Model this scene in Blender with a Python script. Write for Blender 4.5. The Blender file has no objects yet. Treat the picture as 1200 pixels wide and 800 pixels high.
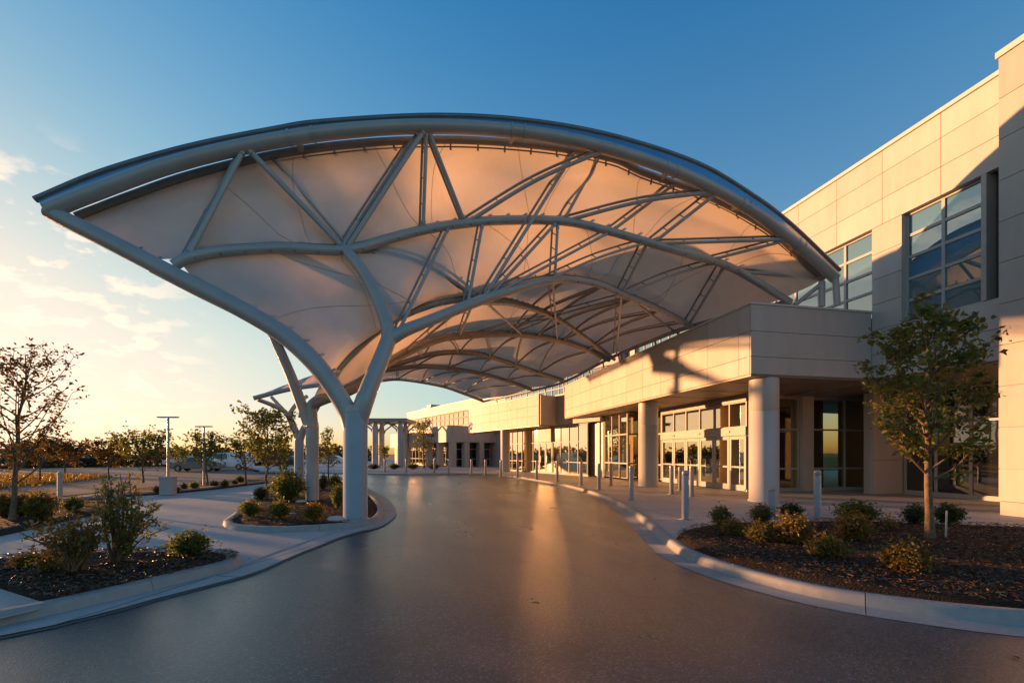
import bpy, math, random
from mathutils import Vector
R = math.radians
random.seed(7)
S = bpy.context.scene
COL = S.collection

# ------------------------------------------------------------------ camera model
F_PX, CX, HY, CAMH = 540.0, 600.0, 531.0, 1.6
YAW = math.atan2(113.0, F_PX)
SA, CA = math.sin(YAW), math.cos(YAW)
def ray(px):
    t = (px - CX) / F_PX
    return t * CA + SA, -t * SA + CA
def at(px, py, d):
    rx, ry = ray(px)
    return Vector((rx * d, ry * d, CAMH + (HY - py) / F_PX * d))
def on_ground(px, py, z=0.0):
    d = (CAMH - z) * F_PX / (py - HY)
    rx, ry = ray(px)
    return Vector((rx * d, ry * d, z))
def on_y(px, py, y):
    rx, ry = ray(px)
    return at(px, py, y / ry)
def y_on_x(px, x):
    rx, ry = ray(px)
    return x / rx * ry
ROADZ = -0.13
PAVEZ = -0.10

# ------------------------------------------------------------------ materials
def new_mat(name):
    m = bpy.data.materials.new(name); m.use_nodes = True
    nt = m.node_tree; nt.nodes.clear()
    out = nt.nodes.new('ShaderNodeOutputMaterial')
    return m, nt, out
def N(nt, t, **kw):
    n = nt.nodes.new(t)
    for k, v in kw.items():
        if k.startswith('i_'):
            n.inputs[k[2:].replace('_', ' ')].default_value = v
        else: setattr(n, k, v)
    return n
def L(nt, a, b): nt.links.new(a, b)
def ramp(nt, fac, stops):
    r = nt.nodes.new('ShaderNodeValToRGB')
    el = r.color_ramp.elements
    while len(el) < len(stops): el.new(0.5)
    for e, (p, c) in zip(el, stops):
        e.position = p; e.color = (*c, 1) if len(c) == 3 else c
    L(nt, fac, r.inputs[0]); return r.outputs[0]
def mixc(nt, fac, a, b, mode='MIX'):
    m = nt.nodes.new('ShaderNodeMix'); m.data_type = 'RGBA'; m.blend_type = mode
    for sock, v in ((m.inputs[0], fac), (m.inputs[6], a), (m.inputs[7], b)):
        if isinstance(v, (int, float)): sock.default_value = v
        elif isinstance(v, tuple): sock.default_value = (*v, 1) if len(v) == 3 else v
        else: L(nt, v, sock)
    return m.outputs[2]
def math_n(nt, op, a, b=None, c=None):
    m = nt.nodes.new('ShaderNodeMath'); m.operation = op
    for i, v in enumerate((a, b, c)):
        if v is None: continue
        if isinstance(v, (int, float)): m.inputs[i].default_value = v
        else: L(nt, v, m.inputs[i])
    return m.outputs[0]
def coords(nt, kind='Object'):
    return nt.nodes.new('ShaderNodeTexCoord').outputs[kind]
def geo_pos(nt):
    return nt.nodes.new('ShaderNodeNewGeometry').outputs['Position']
def noise(nt, vec, scale, detail=4, rough=.55):
    n = N(nt, 'ShaderNodeTexNoise'); n.inputs['Scale'].default_value = scale
    n.inputs['Detail'].default_value = detail; n.inputs['Roughness'].default_value = rough
    L(nt, vec, n.inputs['Vector']); return n.outputs[0]
def bump(nt, h, strength, dist):
    b = N(nt, 'ShaderNodeBump'); b.inputs['Strength'].default_value = strength
    b.inputs['Distance'].default_value = dist; L(nt, h, b.inputs['Height']); return b.outputs[0]
def principled(nt, out, col, rough, metal=0.0, nrm=None, spec=0.5, coat=0.0):
    p = N(nt, 'ShaderNodeBsdfPrincipled')
    for sock, v in ((p.inputs['Base Color'], col), (p.inputs['Roughness'], rough), (p.inputs['Metallic'], metal)):
        if isinstance(v, (int, float)): sock.default_value = v
        elif isinstance(v, tuple): sock.default_value = (*v, 1)
        else: L(nt, v, sock)
    p.inputs['Specular IOR Level'].default_value = spec
    p.inputs['Coat Weight'].default_value = coat
    if nrm is not None: L(nt, nrm, p.inputs['Normal'])
    L(nt, p.outputs[0], out.inputs[0]); return p

def mat_simple(name, col, rough, metal=0.0, var=0.12, scale=3.0, bmp=0.0, spec=.5, bscale=60):
    m, nt, out = new_mat(name)
    pos = geo_pos(nt)
    n = noise(nt, pos, scale, 5)
    dark = tuple(c * (1 - var) for c in col); light = tuple(min(1, c * (1 + var)) for c in col)
    c = ramp(nt, n, [(.3, dark), (.7, light)])
    rr = math_n(nt, 'MULTIPLY_ADD', noise(nt, pos, scale * 2.3, 3), .16, rough - .08)
    nb = bump(nt, noise(nt, pos, bscale, 3), bmp, .01) if bmp else None
    principled(nt, out, c, rr, metal, nb, spec)
    return m

def mat_panel(name, col, rough=.58):
    m, nt, out = new_mat(name)
    pos = geo_pos(nt)
    g = nt.nodes.new('ShaderNodeNewGeometry')
    isl = g.outputs['Random Per Island']
    c1 = mixc(nt, isl, tuple(c * .93 for c in col), tuple(c * 1.05 for c in col))
    mp = N(nt, 'ShaderNodeMapping'); mp.inputs['Scale'].default_value = (1.2, 1.2, .25)
    L(nt, pos, mp.inputs['Vector'])
    st = ramp(nt, noise(nt, mp.outputs[0], 2.2, 6, .6), [(.35, (.9, .9, .9)), (.65, (1, 1, 1))])
    c2 = mixc(nt, 1.0, c1, st, 'MULTIPLY')
    nb = bump(nt, noise(nt, pos, 1.1, 2), .12, .03)
    principled(nt, out, c2, math_n(nt, 'MULTIPLY_ADD', noise(nt, pos, 5, 3), .14, rough - .07), 0.0, nb, .22)
    return m

def mat_concrete(name, col, jx=0, jy=0, ang=0.0, rough=.75):
    m, nt, out = new_mat(name)
    pos = geo_pos(nt)
    a = noise(nt, pos, .55, 6, .6); b = noise(nt, pos, 9, 6, .65)
    c = ramp(nt, a, [(.3, tuple(v * .78 for v in col)), (.7, tuple(v * 1.12 for v in col))])
    c = mixc(nt, .45, c, ramp(nt, b, [(.3, tuple(v * .7 for v in col)), (.7, tuple(v * 1.15 for v in col))]))
    fine = noise(nt, pos, 130, 2)
    h = math_n(nt, 'MULTIPLY_ADD', fine, .4, b)
    if jx:
        mp = N(nt, 'ShaderNodeMapping'); mp.inputs['Rotation'].default_value = (0, 0, ang)
        L(nt, pos, mp.inputs['Vector'])
        sx = N(nt, 'ShaderNodeSeparateXYZ'); L(nt, mp.outputs[0], sx.inputs[0])
        js = []
        for o, st in ((sx.outputs[0], jx), (sx.outputs[1], jy)):
            f = math_n(nt, 'FRACT', math_n(nt, 'DIVIDE', o, st))
            d = math_n(nt, 'MULTIPLY', math_n(nt, 'ABSOLUTE', math_n(nt, 'SUBTRACT', f, .5)), st)
            js.append(math_n(nt, 'LESS_THAN', d, .014))
        j = math_n(nt, 'MAXIMUM', js[0], js[1])
        c = mixc(nt, j, c, tuple(v * .3 for v in col))
        h = math_n(nt, 'SUBTRACT', h, math_n(nt, 'MULTIPLY', j, 2.0))
    nb = bump(nt, h, .28, .008)
    principled(nt, out, c, math_n(nt, 'MULTIPLY_ADD', a, .25, rough - .15), 0, nb, .4)
    return m

def mat_asphalt():
    m, nt, out = new_mat('asphalt')
    pos = geo_pos(nt)
    big = noise(nt, pos, .35, 6, .6)
    mp = N(nt, 'ShaderNodeMapping'); mp.inputs['Scale'].default_value = (1.2, .16, 1)
    L(nt, pos, mp.inputs['Vector'])
    streak = noise(nt, mp.outputs[0], .9, 4)
    vor = N(nt, 'ShaderNodeTexVoronoi'); vor.inputs['Scale'].default_value = 72
    L(nt, pos, vor.inputs['Vector'])
    v2 = N(nt, 'ShaderNodeTexVoronoi'); v2.inputs['Scale'].default_value = 170
    L(nt, pos, v2.inputs['Vector'])
    base = ramp(nt, big, [(.3, (.042, .047, .054)), (.7, (.076, .081, .088))])
    sep = N(nt, 'ShaderNodeSeparateColor'); L(nt, vor.outputs['Color'], sep.inputs[0])
    agg = ramp(nt, sep.outputs[0], [(0, (.45, .45, .45)), (.6, (.9, .9, .9)), (.84, (1.25, 1.23, 1.2)), (1, (2.6, 2.5, 2.4))])
    c = mixc(nt, 1.0, base, agg, 'MULTIPLY')
    st = ramp(nt, noise(nt, pos, 1.3, 7, .68), [(.30, (.60, .59, .58)), (.44, (1, 1, 1)), (.62, (1, 1, 1)), (.74, (1.22, 1.22, 1.24))])
    c = mixc(nt, 1.0, c, st, 'MULTIPLY')
    drip = N(nt, 'ShaderNodeTexVoronoi'); drip.inputs['Scale'].default_value = .55; L(nt, pos, drip.inputs['Vector'])
    dm = N(nt, 'ShaderNodeMapRange'); dm.inputs[1].default_value = .05; dm.inputs[2].default_value = .11; dm.inputs[3].default_value = .55; L(nt, math_n(nt, 'ADD', drip.outputs['Distance'], math_n(nt, 'MULTIPLY', math_n(nt, 'SUBTRACT', noise(nt, pos, 9, 3), .5), .12)), dm.inputs[0])
    c = mixc(nt, 1.0, c, dm.outputs[0], 'MULTIPLY')
    wv = N(nt, 'ShaderNodeMapping'); L(nt, pos, wv.inputs['Vector'])
    ds = N(nt, 'ShaderNodeVectorMath', operation='ADD'); L(nt, pos, ds.inputs[0])
    nz = N(nt, 'ShaderNodeTexNoise'); nz.inputs['Scale'].default_value = 2.2; nz.inputs['Detail'].default_value = 5; L(nt, pos, nz.inputs['Vector'])
    L(nt, nz.outputs['Color'], ds.inputs[1])
    cr_ = N(nt, 'ShaderNodeTexVoronoi', feature='DISTANCE_TO_EDGE'); cr_.inputs['Scale'].default_value = .23; L(nt, ds.outputs[0], cr_.inputs['Vector'])
    crk = math_n(nt, 'LESS_THAN', cr_.outputs['Distance'], .0016)
    crk = math_n(nt, 'MULTIPLY', crk, math_n(nt, 'GREATER_THAN', noise(nt, pos, .4, 2), .52))
    c = mixc(nt, math_n(nt, 'MULTIPLY', crk, .7), c, (.012, .012, .013))
    h = math_n(nt, 'ADD', math_n(nt, 'MULTIPLY', vor.outputs['Distance'], -1.0), math_n(nt, 'MULTIPLY', v2.outputs['Distance'], -.5))
    nb = bump(nt, h, .28, .005)
    rg = math_n(nt, 'ADD', math_n(nt, 'MULTIPLY_ADD', big, .20, .12), math_n(nt, 'MULTIPLY', streak, .18))
    principled(nt, out, c, rg, 0, nb, .85)
    return m

def mat_mulch():
    m, nt, out = new_mat('mulch')
    pos = geo_pos(nt)
    v = N(nt, 'ShaderNodeTexVoronoi'); v.inputs['Scale'].default_value = 26
    mp = N(nt, 'ShaderNodeMapping'); mp.inputs['Scale'].default_value = (1, 2.2, 1); mp.inputs['Rotation'].default_value = (0, 0, .6)
    L(nt, pos, mp.inputs['Vector']); L(nt, mp.outputs[0], v.inputs['Vector'])
    sep = N(nt, 'ShaderNodeSeparateColor'); L(nt, v.outputs['Color'], sep.inputs[0])
    c = ramp(nt, sep.outputs[0], [(0, (.012, .008, .006)), (.6, (.04, .024, .015)), (1, (.06, .038, .022))])
    nb = bump(nt, math_n(nt, 'ADD', v.outputs['Distance'], noise(nt, pos, 14, 5)), 1.0, .05)
    principled(nt, out, c, .9, 0, nb, .25)
    return m

def mat_leaf(name, cols, trans=.45):
    m, nt, out = new_mat(name)
    g = nt.nodes.new('ShaderNodeNewGeometry')
    oi = nt.nodes.new('ShaderNodeObjectInfo')
    n = len(cols)
    c = ramp(nt, g.outputs['Random Per Island'], [(i / max(1, n - 1), cl) for i, cl in enumerate(cols)])
    c = mixc(nt, .6, c, mixc(nt, 1.0, c, ramp(nt, oi.outputs['Random'], [(0, (.65, .8, .7)), (1, (1.35, 1.1, 1.0))]), 'MULTIPLY'))
    d = N(nt, 'ShaderNodeBsdfPrincipled'); L(nt, c, d.inputs['Base Color']); d.inputs['Roughness'].default_value = .5
    d.inputs['Specular IOR Level'].default_value = .35
    t = N(nt, 'ShaderNodeBsdfTranslucent'); L(nt, mixc(nt, 1.0, c, (1.5, 1.25, .6), 'MULTIPLY'), t.inputs[0])
    mx = N(nt, 'ShaderNodeMixShader'); mx.inputs[0].default_value = trans
    L(nt, d.outputs[0], mx.inputs[1]); L(nt, t.outputs[0], mx.inputs[2]); L(nt, mx.outputs[0], out.inputs[0])
    return m

def mat_membrane():
    m, nt, out = new_mat('membrane_fabric')
    pos = geo_pos(nt)
    n = noise(nt, pos, .9, 5, .6)
    c = ramp(nt, n, [(.3, (.34, .345, .36)), (.7, (.44, .445, .46))])
    d = N(nt, 'ShaderNodeBsdfPrincipled'); L(nt, c, d.inputs['Base Color'])
    d.inputs['Roughness'].default_value = .36; d.inputs['Specular IOR Level'].default_value = .6
    t = N(nt, 'ShaderNodeBsdfTranslucent'); t.inputs[0].default_value = (.80, .62, .44, 1)
    nb = bump(nt, math_n(nt, 'ADD', noise(nt, pos, .8, 3, .5), math_n(nt, 'MULTIPLY', noise(nt, pos, 3.2, 3, .5), .18)), .6, .14)
    L(nt, nb, d.inputs['Normal'])
    mx = N(nt, 'ShaderNodeMixShader'); mx.inputs[0].default_value = .27
    L(nt, d.outputs[0], mx.inputs[1]); L(nt, t.outputs[0], mx.inputs[2]); L(nt, mx.outputs[0], out.inputs[0])
    return m

def mat_glass(name, dark, refl, see=False, tint=(.9, .95, .95)):
    m, nt, out = new_mat(name)
    pos = geo_pos(nt)
    nb = bump(nt, noise(nt, pos, .5, 1), .05, .05)
    fr = N(nt, 'ShaderNodeFresnel'); fr.inputs[0].default_value = 1.5
    fac = math_n(nt, 'MINIMUM', math_n(nt, 'MULTIPLY_ADD', fr.outputs[0], .9, refl), .96)
    gl = N(nt, 'ShaderNodeBsdfGlossy'); gl.inputs['Color'].default_value = (*tint, 1); gl.inputs['Roughness'].default_value = .015
    L(nt, nb, gl.inputs['Normal'])
    if see:
        b = N(nt, 'ShaderNodeBsdfTransparent'); b.inputs[0].default_value = (*dark, 1)
    else:
        b = N(nt, 'ShaderNodeBsdfDiffuse'); b.inputs[0].default_value = (*dark, 1)
    mx = N(nt, 'ShaderNodeMixShader'); L(nt, fac, mx.inputs[0])
    L(nt, b.outputs[0], mx.inputs[1]); L(nt, gl.outputs[0], mx.inputs[2]); L(nt, mx.outputs[0], out.inputs[0])
    return m

M = {}
M['panel'] = mat_panel('metal_panel', (.47, .435, .40))
M['panel2'] = mat_panel('stone_panel', (.43, .395, .355), .55)
M['coping'] = mat_simple('coping_metal', (.52, .50, .48), .5, .0, .06, spec=.3)
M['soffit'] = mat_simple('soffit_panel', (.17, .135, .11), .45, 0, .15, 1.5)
M['mullion'] = mat_simple('mullion_aluminium', (.38, .36, .34), .55, 0, .06, spec=.25)
M['mullion_dark'] = mat_simple('mullion_bronze', (.10, .09, .085), .6, 0, .1, spec=.2)
M['glass'] = mat_glass('coated_glass', (.03, .036, .035), .70, tint=(1, .84, .56))
M['glass_up'] = mat_glass('blue_glass', (.06, .13, .16), .22, tint=(.72, .92, 1.0))
M['glass_see'] = mat_glass('clear_glass', (.62, .62, .50), .48, True, (1, .84, .56))
M['glass_dark'] = mat_glass('dark_glass', (.012, .013, .014), .10)
M['steel'] = mat_simple('painted_steel', (.36, .355, .35), .38, .1, .08, 1.3, .08)
M['steel_dark'] = mat_simple('weathered_steel', (.26, .25, .24), .45, .15, .15, 2)
M['gutter'] = mat_simple('gutter_metal', (.16, .17, .19), .4, .5, .12)
M['strip'] = mat_simple('edge_flashing', (.30, .38, .46), .22, .75, .08, 2)
M['column'] = mat_simple('column_cladding', (.47, .45, .43), .48, .0, .07, .8, .1, .3)
M['bollard'] = mat_simple('bollard_steel', (.36, .35, .34), .42, .3, .12, 9)
M['membrane'] = mat_membrane()
M['asphalt'] = mat_asphalt()
M['concrete'] = mat_concrete('sidewalk_concrete', (.40, .385, .36), 1.83, 1.83, 0)
M['pave'] = mat_concrete('plaza_concrete', (.38, .37, .355), 3.6, 3.6, .42)
M['kerb'] = mat_concrete('kerb_concrete', (.31, .30, .285))
M['conc'] = mat_concrete('cast_concrete', (.42, .41, .40))
M['mulch'] = mat_mulch()
M['chip'] = mat_leaf('mulch_chip', [(.02, .012, .007), (.05, .03, .016), (.11, .07, .038), (.03, .018, .011), (.22, .14, .07)], .0)  # brightest tone paints golden sun glints onto a few chips
M['bark'] = mat_simple('bark', (.17, .115, .075), .85, 0, .35, 14, .7, .2, 40)
M['bark_dark'] = mat_simple('bark_dark', (.07, .05, .04), .9, 0, .35, 14, .6, .2, 40)
M['leaf_olive'] = mat_leaf('leaf_olive', [(.055, .095, .022), (.095, .14, .032), (.18, .18, .045), (.07, .105, .024)])
M['leaf_dark'] = mat_leaf('leaf_dark', [(.03, .05, .018), (.055, .075, .026), (.085, .09, .03)], .3)
M['leaf_gold'] = mat_leaf('leaf_gold', [(.09, .10, .026), (.17, .135, .036), (.23, .15, .04), (.12, .11, .03)], .4)
M['leaf_autumn'] = mat_leaf('leaf_autumn', [(.10, .055, .016), (.14, .085, .02), (.075, .06, .018), (.06, .04, .014)])
M['far_leaf'] = mat_leaf('far_foliage', [(.05, .045, .02), (.075, .06, .026), (.10, .07, .028)], .3)
M['grass'] = mat_simple('dry_grass', (.12, .10, .045), .95, 0, .35, .4, .4, .2, 8)
M['lot'] = mat_concrete('parking_lot', (.055, .055, .055))
M['white'] = mat_simple('white_paint', (.78, .78, .77), .5, 0, .05)
M['car_white'] = mat_simple('car_white', (.72, .72, .72), .2, .1, .02)
M['car_grey'] = mat_simple('car_grey', (.25, .26, .28), .22, .5, .03)
M['car_dark'] = mat_simple('car_dark', (.035, .037, .045), .2, .3, .03)
M['car_red'] = mat_simple('car_red', (.25, .03, .025), .2, .2, .03)
M['rubber'] = mat_simple('rubber', (.02, .02, .02), .8)
M['black'] = mat_simple('black_plastic', (.02, .02, .02), .4)
M['stone'] = mat_concrete('pale_stone', (.5, .47, .43))
M['interior'] = mat_simple('interior_wall', (.30, .24, .17), .8)
M['carlamp'] = mat_simple('lamp_lens', (.7, .68, .62), .15)
M['redlamp'] = mat_simple('tail_lens', (.35, .02, .02), .2)

# ------------------------------------------------------------------ mesh builder
class MB:
    def __init__(s): s.v = []; s.f = []; s.mi = []; s.sm = []
    def add(s, vs, fs, mi=0, sm=False):
        o = len(s.v); s.v += [tuple(v) for v in vs]
        for f in fs:
            s.f.append(tuple(i + o for i in f)); s.mi.append(mi); s.sm.append(sm)
    def box(s, P, u0, u1, o0, o1, z0, z1, mi=0):
        vs = [P(u, o, z) for z in (z0, z1) for (u, o) in ((u0, o0), (u1, o0), (u1, o1), (u0, o1))]
        s.add(vs, [(3, 2, 1, 0), (4, 5, 6, 7), (0, 1, 5, 4), (1, 2, 6, 5), (2, 3, 7, 6), (3, 0, 4, 7)], mi)
    def tube(s, pts, rad, n=12, cap=True, mi=0, sm=True):
        pts = [Vector(p) for p in pts]
        k = len(pts)
        if not hasattr(rad, '__len__'): rad = [rad] * k
        T = []
        for i in range(k):
            a = pts[max(0, i - 1)]; b = pts[min(k - 1, i + 1)]
            T.append((b - a).normalized() if (b - a).length > 1e-9 else Vector((0, 0, 1)))
        up = Vector((0, 0, 1)) if abs(T[0].z) < .9 else Vector((1, 0, 0))
        x = T[0].cross(up).normalized()
        rings = []
        for i in range(k):
            x = (x - T[i] * x.dot(T[i])).normalized(); y = T[i].cross(x)
            rings.append([pts[i] + (x * math.cos(a) + y * math.sin(a)) * rad[i]
                          for a in (2 * math.pi * j / n for j in range(n))])
        vs = [p for r in rings for p in r]
        fs = [(i * n + j, i * n + (j + 1) % n, (i + 1) * n + (j + 1) % n, (i + 1) * n + j) for i in range(k - 1) for j in range(n)]
        s.add(vs, fs, mi, sm)
        if cap:
            s.add(rings[0], [tuple(range(n))[::-1]], mi); s.add(rings[-1], [tuple(range(n))], mi)
    def lathe(s, c, prof, n=24, mi=0, sm=True):
        c = Vector(c)
        vs = [c + Vector((r * math.cos(2 * math.pi * j / n), r * math.sin(2 * math.pi * j / n), z)) for r, z in prof for j in range(n)]
        fs = [(i * n + j, i * n + (j + 1) % n, (i + 1) * n + (j + 1) % n, (i + 1) * n + j) for i in range(len(prof) - 1) for j in range(n)]
        s.add(vs, fs, mi, sm)
        s.add(vs[:n], [tuple(range(n))[::-1]], mi); s.add(vs[-n:], [tuple(range(n))], mi)
    def grid(s, rows, mi=0, sm=True):
        n = len(rows[0])
        fs = [(i * n + j, i * n + j + 1, (i + 1) * n + j + 1, (i + 1) * n + j) for i in range(len(rows) - 1) for j in range(n - 1)]
        s.add([p for r in rows for p in r], fs, mi, sm)
    def build(s, name, mats, parent=None, loc=None):
        me = bpy.data.meshes.new(name)
        off = Vector(loc) if loc is not None else Vector((0, 0, 0))
        me.from_pydata([(v[0] - off.x, v[1] - off.y, v[2] - off.z) for v in s.v], [], s.f)
        for m in (mats if isinstance(mats, (list, tuple)) else [mats]): me.materials.append(m)
        me.polygons.foreach_set('material_index', s.mi); me.polygons.foreach_set('use_smooth', s.sm)
        me.update()
        o = bpy.data.objects.new(name, me); COL.objects.link(o)
        if parent is not None: o.parent = parent
        elif loc is not None: o.location = off
        return o
def W(x, y, z): return Vector((x, y, z))
class Fr:                                   # facade frame: u along the wall, o outward, z up
    def __init__(s, O, U):
        s.O = Vector((O[0], O[1])); s.U = Vector(U).normalized(); s.Nn = Vector((-s.U.y, s.U.x))
    def __call__(s, u, o, z):
        p = s.O + s.U * u + s.Nn * o
        return Vector((p.x, p.y, z))
def tag(o, label, cat, group=None):
    o['label'] = label; o['category'] = cat
    if group: o['group'] = group
    return o
def kind(o, k): o['kind'] = k; return o
def empty(name, loc=(0, 0, 0)):
    o = bpy.data.objects.new(name, None); COL.objects.link(o); o.location = loc; o.empty_display_size = .3
    return o
def thing(name, label, cat, loc=(0, 0, 0), group=None):
    return tag(empty(name, loc), label, cat, group)
class Off:                                   # builds parts in world coords under an Empty at the thing's base
    def __init__(s, root): s.root = root; s.l = Vector(root.location)
    def build(s, mb, name, mats, parent=None):
        o = mb.build(name, mats, None)
        me = o.data
        for v in me.vertices: v.co -= s.l
        o.parent = parent or s.root
        return o
def copy_tree(o, parent=None):
    c = o.copy(); COL.objects.link(c)
    if parent is not None: c.parent = parent
    for ch in list(o.children): copy_tree(ch, c)
    return c
def spline(pts, per=8):
    P = [Vector(p) for p in pts]; out = []
    Q = [P[0] * 2 - P[1]] + P + [P[-1] * 2 - P[-2]]
    for i in range(1, len(Q) - 2):
        a, b, c, d = Q[i - 1:i + 3]
        for k in range(per):
            t = k / per
            out.append(.5 * ((2 * b) + (c - a) * t + (2 * a - 5 * b + 4 * c - d) * t * t + (3 * b - a - 3 * c + d) * t ** 3))
    out.append(P[-1]); return out
def arc_len(pts):
    s = [0]
    for a, b in zip(pts, pts[1:]): s.append(s[-1] + (b - a).length)
    return s
def sample(pts, t):
    s = arc_len(pts); x = max(0, min(1, t)) * s[-1]
    for i in range(len(pts) - 1):
        if x <= s[i + 1]:
            k = (x - s[i]) / max(1e-9, s[i + 1] - s[i]); return pts[i].lerp(pts[i + 1], k)
    return pts[-1].copy()
def resample(pts, step):
    n = max(2, int(arc_len(pts)[-1] / step)); return [sample(pts, i / n) for i in range(n + 1)]
def coons(T, B, Lc, Rc, nu, nv, bulge=0.0, updir=Vector((0, 0, 1)), wave=(0, 1, 0)):
    rows = []
    T0, T1, B0, B1 = T[0], T[-1], B[0], B[-1]
    Ts = [sample(T, i / nu) for i in range(nu + 1)]; Bs = [sample(B, i / nu) for i in range(nu + 1)]
    Ls = [sample(Lc, j / nv) for j in range(nv + 1)]; Rs = [sample(Rc, j / nv) for j in range(nv + 1)]
    for j in range(nv + 1):
        v = j / nv; row = []
        for i in range(nu + 1):
            u = i / nu
            p = Ts[i] * (1 - v) + Bs[i] * v + Ls[j] * (1 - u) + Rs[j] * u \
                - (T0 * (1 - u) * (1 - v) + T1 * u * (1 - v) + B0 * (1 - u) * v + B1 * u * v)
            edge = min(1, 4 * u, 4 * (1 - u)) * math.sin(math.pi * v)
            p = p + updir * (bulge * math.sin(math.pi * u) ** .7 * math.sin(math.pi * v) + wave[0] * edge * math.sin(2 * math.pi * (wave[1] * u + .35 * v) + wave[2]) * (.65 + .35 * math.sin(2 * math.pi * v + 9 * u)))
            row.append(p)
        rows.append(row)
    return rows

# ================================================================== SETTING
def flat(poly, z):
    mb = MB(); mb.add([(p[0], p[1], z) for p in poly], [tuple(range(len(poly)))]); return mb
def area(poly):
    return .5 * sum(a[0] * b[1] - b[0] * a[1] for a, b in zip(poly, poly[1:] + poly[:1]))
def ccw(poly): return poly if area(poly) > 0 else poly[::-1]
def smooth(a, b, x):
    t = max(0, min(1, (x - a) / (b - a))); return t * t * (3 - 2 * t)
def ground_z(x, y):
    r = math.hypot(x, y)
    side = smooth(-6, -26, x)
    z = -.22 - min(9.0, .036 * max(0, r - 58)) * side
    if r < 300: z += .0
    return z
# ground: rings out to the horizon
mb = MB(); rows = []
rad = [0, 8, 16, 24, 32, 40, 48, 56, 62, 68, 75, 85, 100, 120, 145, 175, 210, 260, 350, 600, 1200, 2500, 4500]
for r in rad:
    rows.append([W(r * math.cos(a), r * math.sin(a), ground_z(r * math.cos(a), r * math.sin(a))) for a in (2 * math.pi * j / 96 for j in range(97))])
mb.grid(rows); kind(mb.build('ground', M['grass']), 'structure')

kind(flat(ccw([(-9, -14), (16, -14), (16, 52), (-9, 52)]), ROADZ).build('road', M['asphalt']), 'structure')

def g2(pts, z): return [on_ground(px, py, z) for px, py in pts]
right_edge_px = [(300, 553), (380, 555), (440, 556.5), (500, 557), (540, 556.5), (570, 557.2), (597, 559.5), (639, 567), (667, 573.5), (699, 585), (724, 600), (745, 621), (770, 648), (810, 668), (870, 688),
                 (960, 711), (1080, 731), (1200, 746), (1340, 756), (1600, 767)]
right_path = resample(spline(g2(right_edge_px, ROADZ), 8), .22)
def offset_path(path, o, closed=False):
    out = []; n = len(path)
    for i, p in enumerate(path):
        a = path[(i - 1) % n] if closed else path[max(0, i - 1)]
        b = path[(i + 1) % n] if closed else path[min(n - 1, i + 1)]
        t = (b - a); t.z = 0; t.normalize()
        out.append(p + Vector((-t.y, t.x, 0)) * o)
    return out
KERB_PROF = [(-.003, ROADZ + .004), (.30, ROADZ + .012), (.32, ROADZ + .02), (.345, -.035), (.36, -.012), (.385, .0), (.42, .006), (.50, .006), (.505, -.2)]
def sweep_kerb(name, path, side, prof=KERB_PROF, closed=False, joint=2.6):
    mb = MB()
    s = arc_len(path)
    cols = [offset_path(path, side * o, closed) for o, z in prof]
    def pt(i, k):
        p = cols[k][i]; return Vector((p.x, p.y, prof[k][1]))
    n = len(path); seg = [[]]; last = 0
    for i in range(n):
        seg[-1].append(i)
        if s[i] - last >= joint and i < n - 2:
            last = s[i]; seg.append([i])
    for sg in seg:
        if len(sg) < 2: continue
        rows = []
        for q, i in enumerate(sg):
            row = [pt(i, k) for k in range(len(prof))]
            if q == 0 and i > 0:
                j = sg[1]; row = [a.lerp(b, .045) for a, b in zip(row, [pt(j, k) for k in range(len(prof))])]
            rows.append(row)
        mb.grid(rows if side < 0 else [r[::-1] for r in rows])
        for row in (rows[0], rows[-1]):
            mb.add(row, [tuple(range(len(row)))])
    return kind(mb.build(name, M['kerb']), 'structure')
sweep_kerb('kerb', right_path, 1)
sw = offset_path(right_path, .503)
poly = [(p.x, p.y) for p in sw] + [(46, -4), (46, 110), (-6, 110), (-20, 60)]
kind(flat(ccw(poly), 0.0).build('sidewalk', M['concrete']), 'structure')

# plaza on the left (flush with the drive)
pl = g2([(-420, 815), (0, 748), (127, 719), (170, 707), (235, 690), (300, 672), (350, 650), (410, 627), (440, 620), (456, 612), (464, 601), (455, 586), (433, 573), (418, 564), (400, 559), (360, 557), (330, 558)], ROADZ)
pl_path = resample(spline(pl, 6), .3)
back = g2([(300, 566.5), (254, 572), (204, 577), (150, 581), (90, 588), (0, 598), (-300, 640), (-700, 700)], PAVEZ)
kind(flat(ccw([(p.x, p.y) for p in pl_path] + [(p.x, p.y) for p in back]), PAVEZ).build('plaza', M['pave']), 'structure')
# flush gutter strip between plaza and drive
gp = offset_path(pl_path, .45); go = offset_path(pl_path, -.02)
mb = MB(); mb.grid([[Vector((a.x, a.y, ROADZ + .006)), Vector((b.x, b.y, PAVEZ + .006))] for a, b in zip(go, gp)])
kind(mb.build('gutter_strip', M['kerb']), 'structure')

# parking lot ground beyond the strip
lot = [on_ground(-700, 690, -.2), on_ground(0, 588, -.2), on_ground(170, 571, -.2), on_ground(300, 560, -.2), on_ground(360, 554, -.2), on_ground(395, 550, -.2), on_ground(415, 545, -.2), on_ground(330, 545, -.2), on_ground(180, 546.5, -.2), on_ground(0, 549, -.2), on_ground(-600, 556, -.2)]
kind(flat(ccw([(p.x, p.y) for p in lot]), -.205).build('parking_lot', M['lot']), 'structure')
# grassy divider in the lot
kind(flat(ccw([(p.x, p.y) for p in g2([(-300, 582), (0, 571), (110, 561), (130, 558), (60, 559), (0, 561), (-300, 567)], -.19)]), -.19).build('grass_verge', M['grass']), 'structure')

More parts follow.
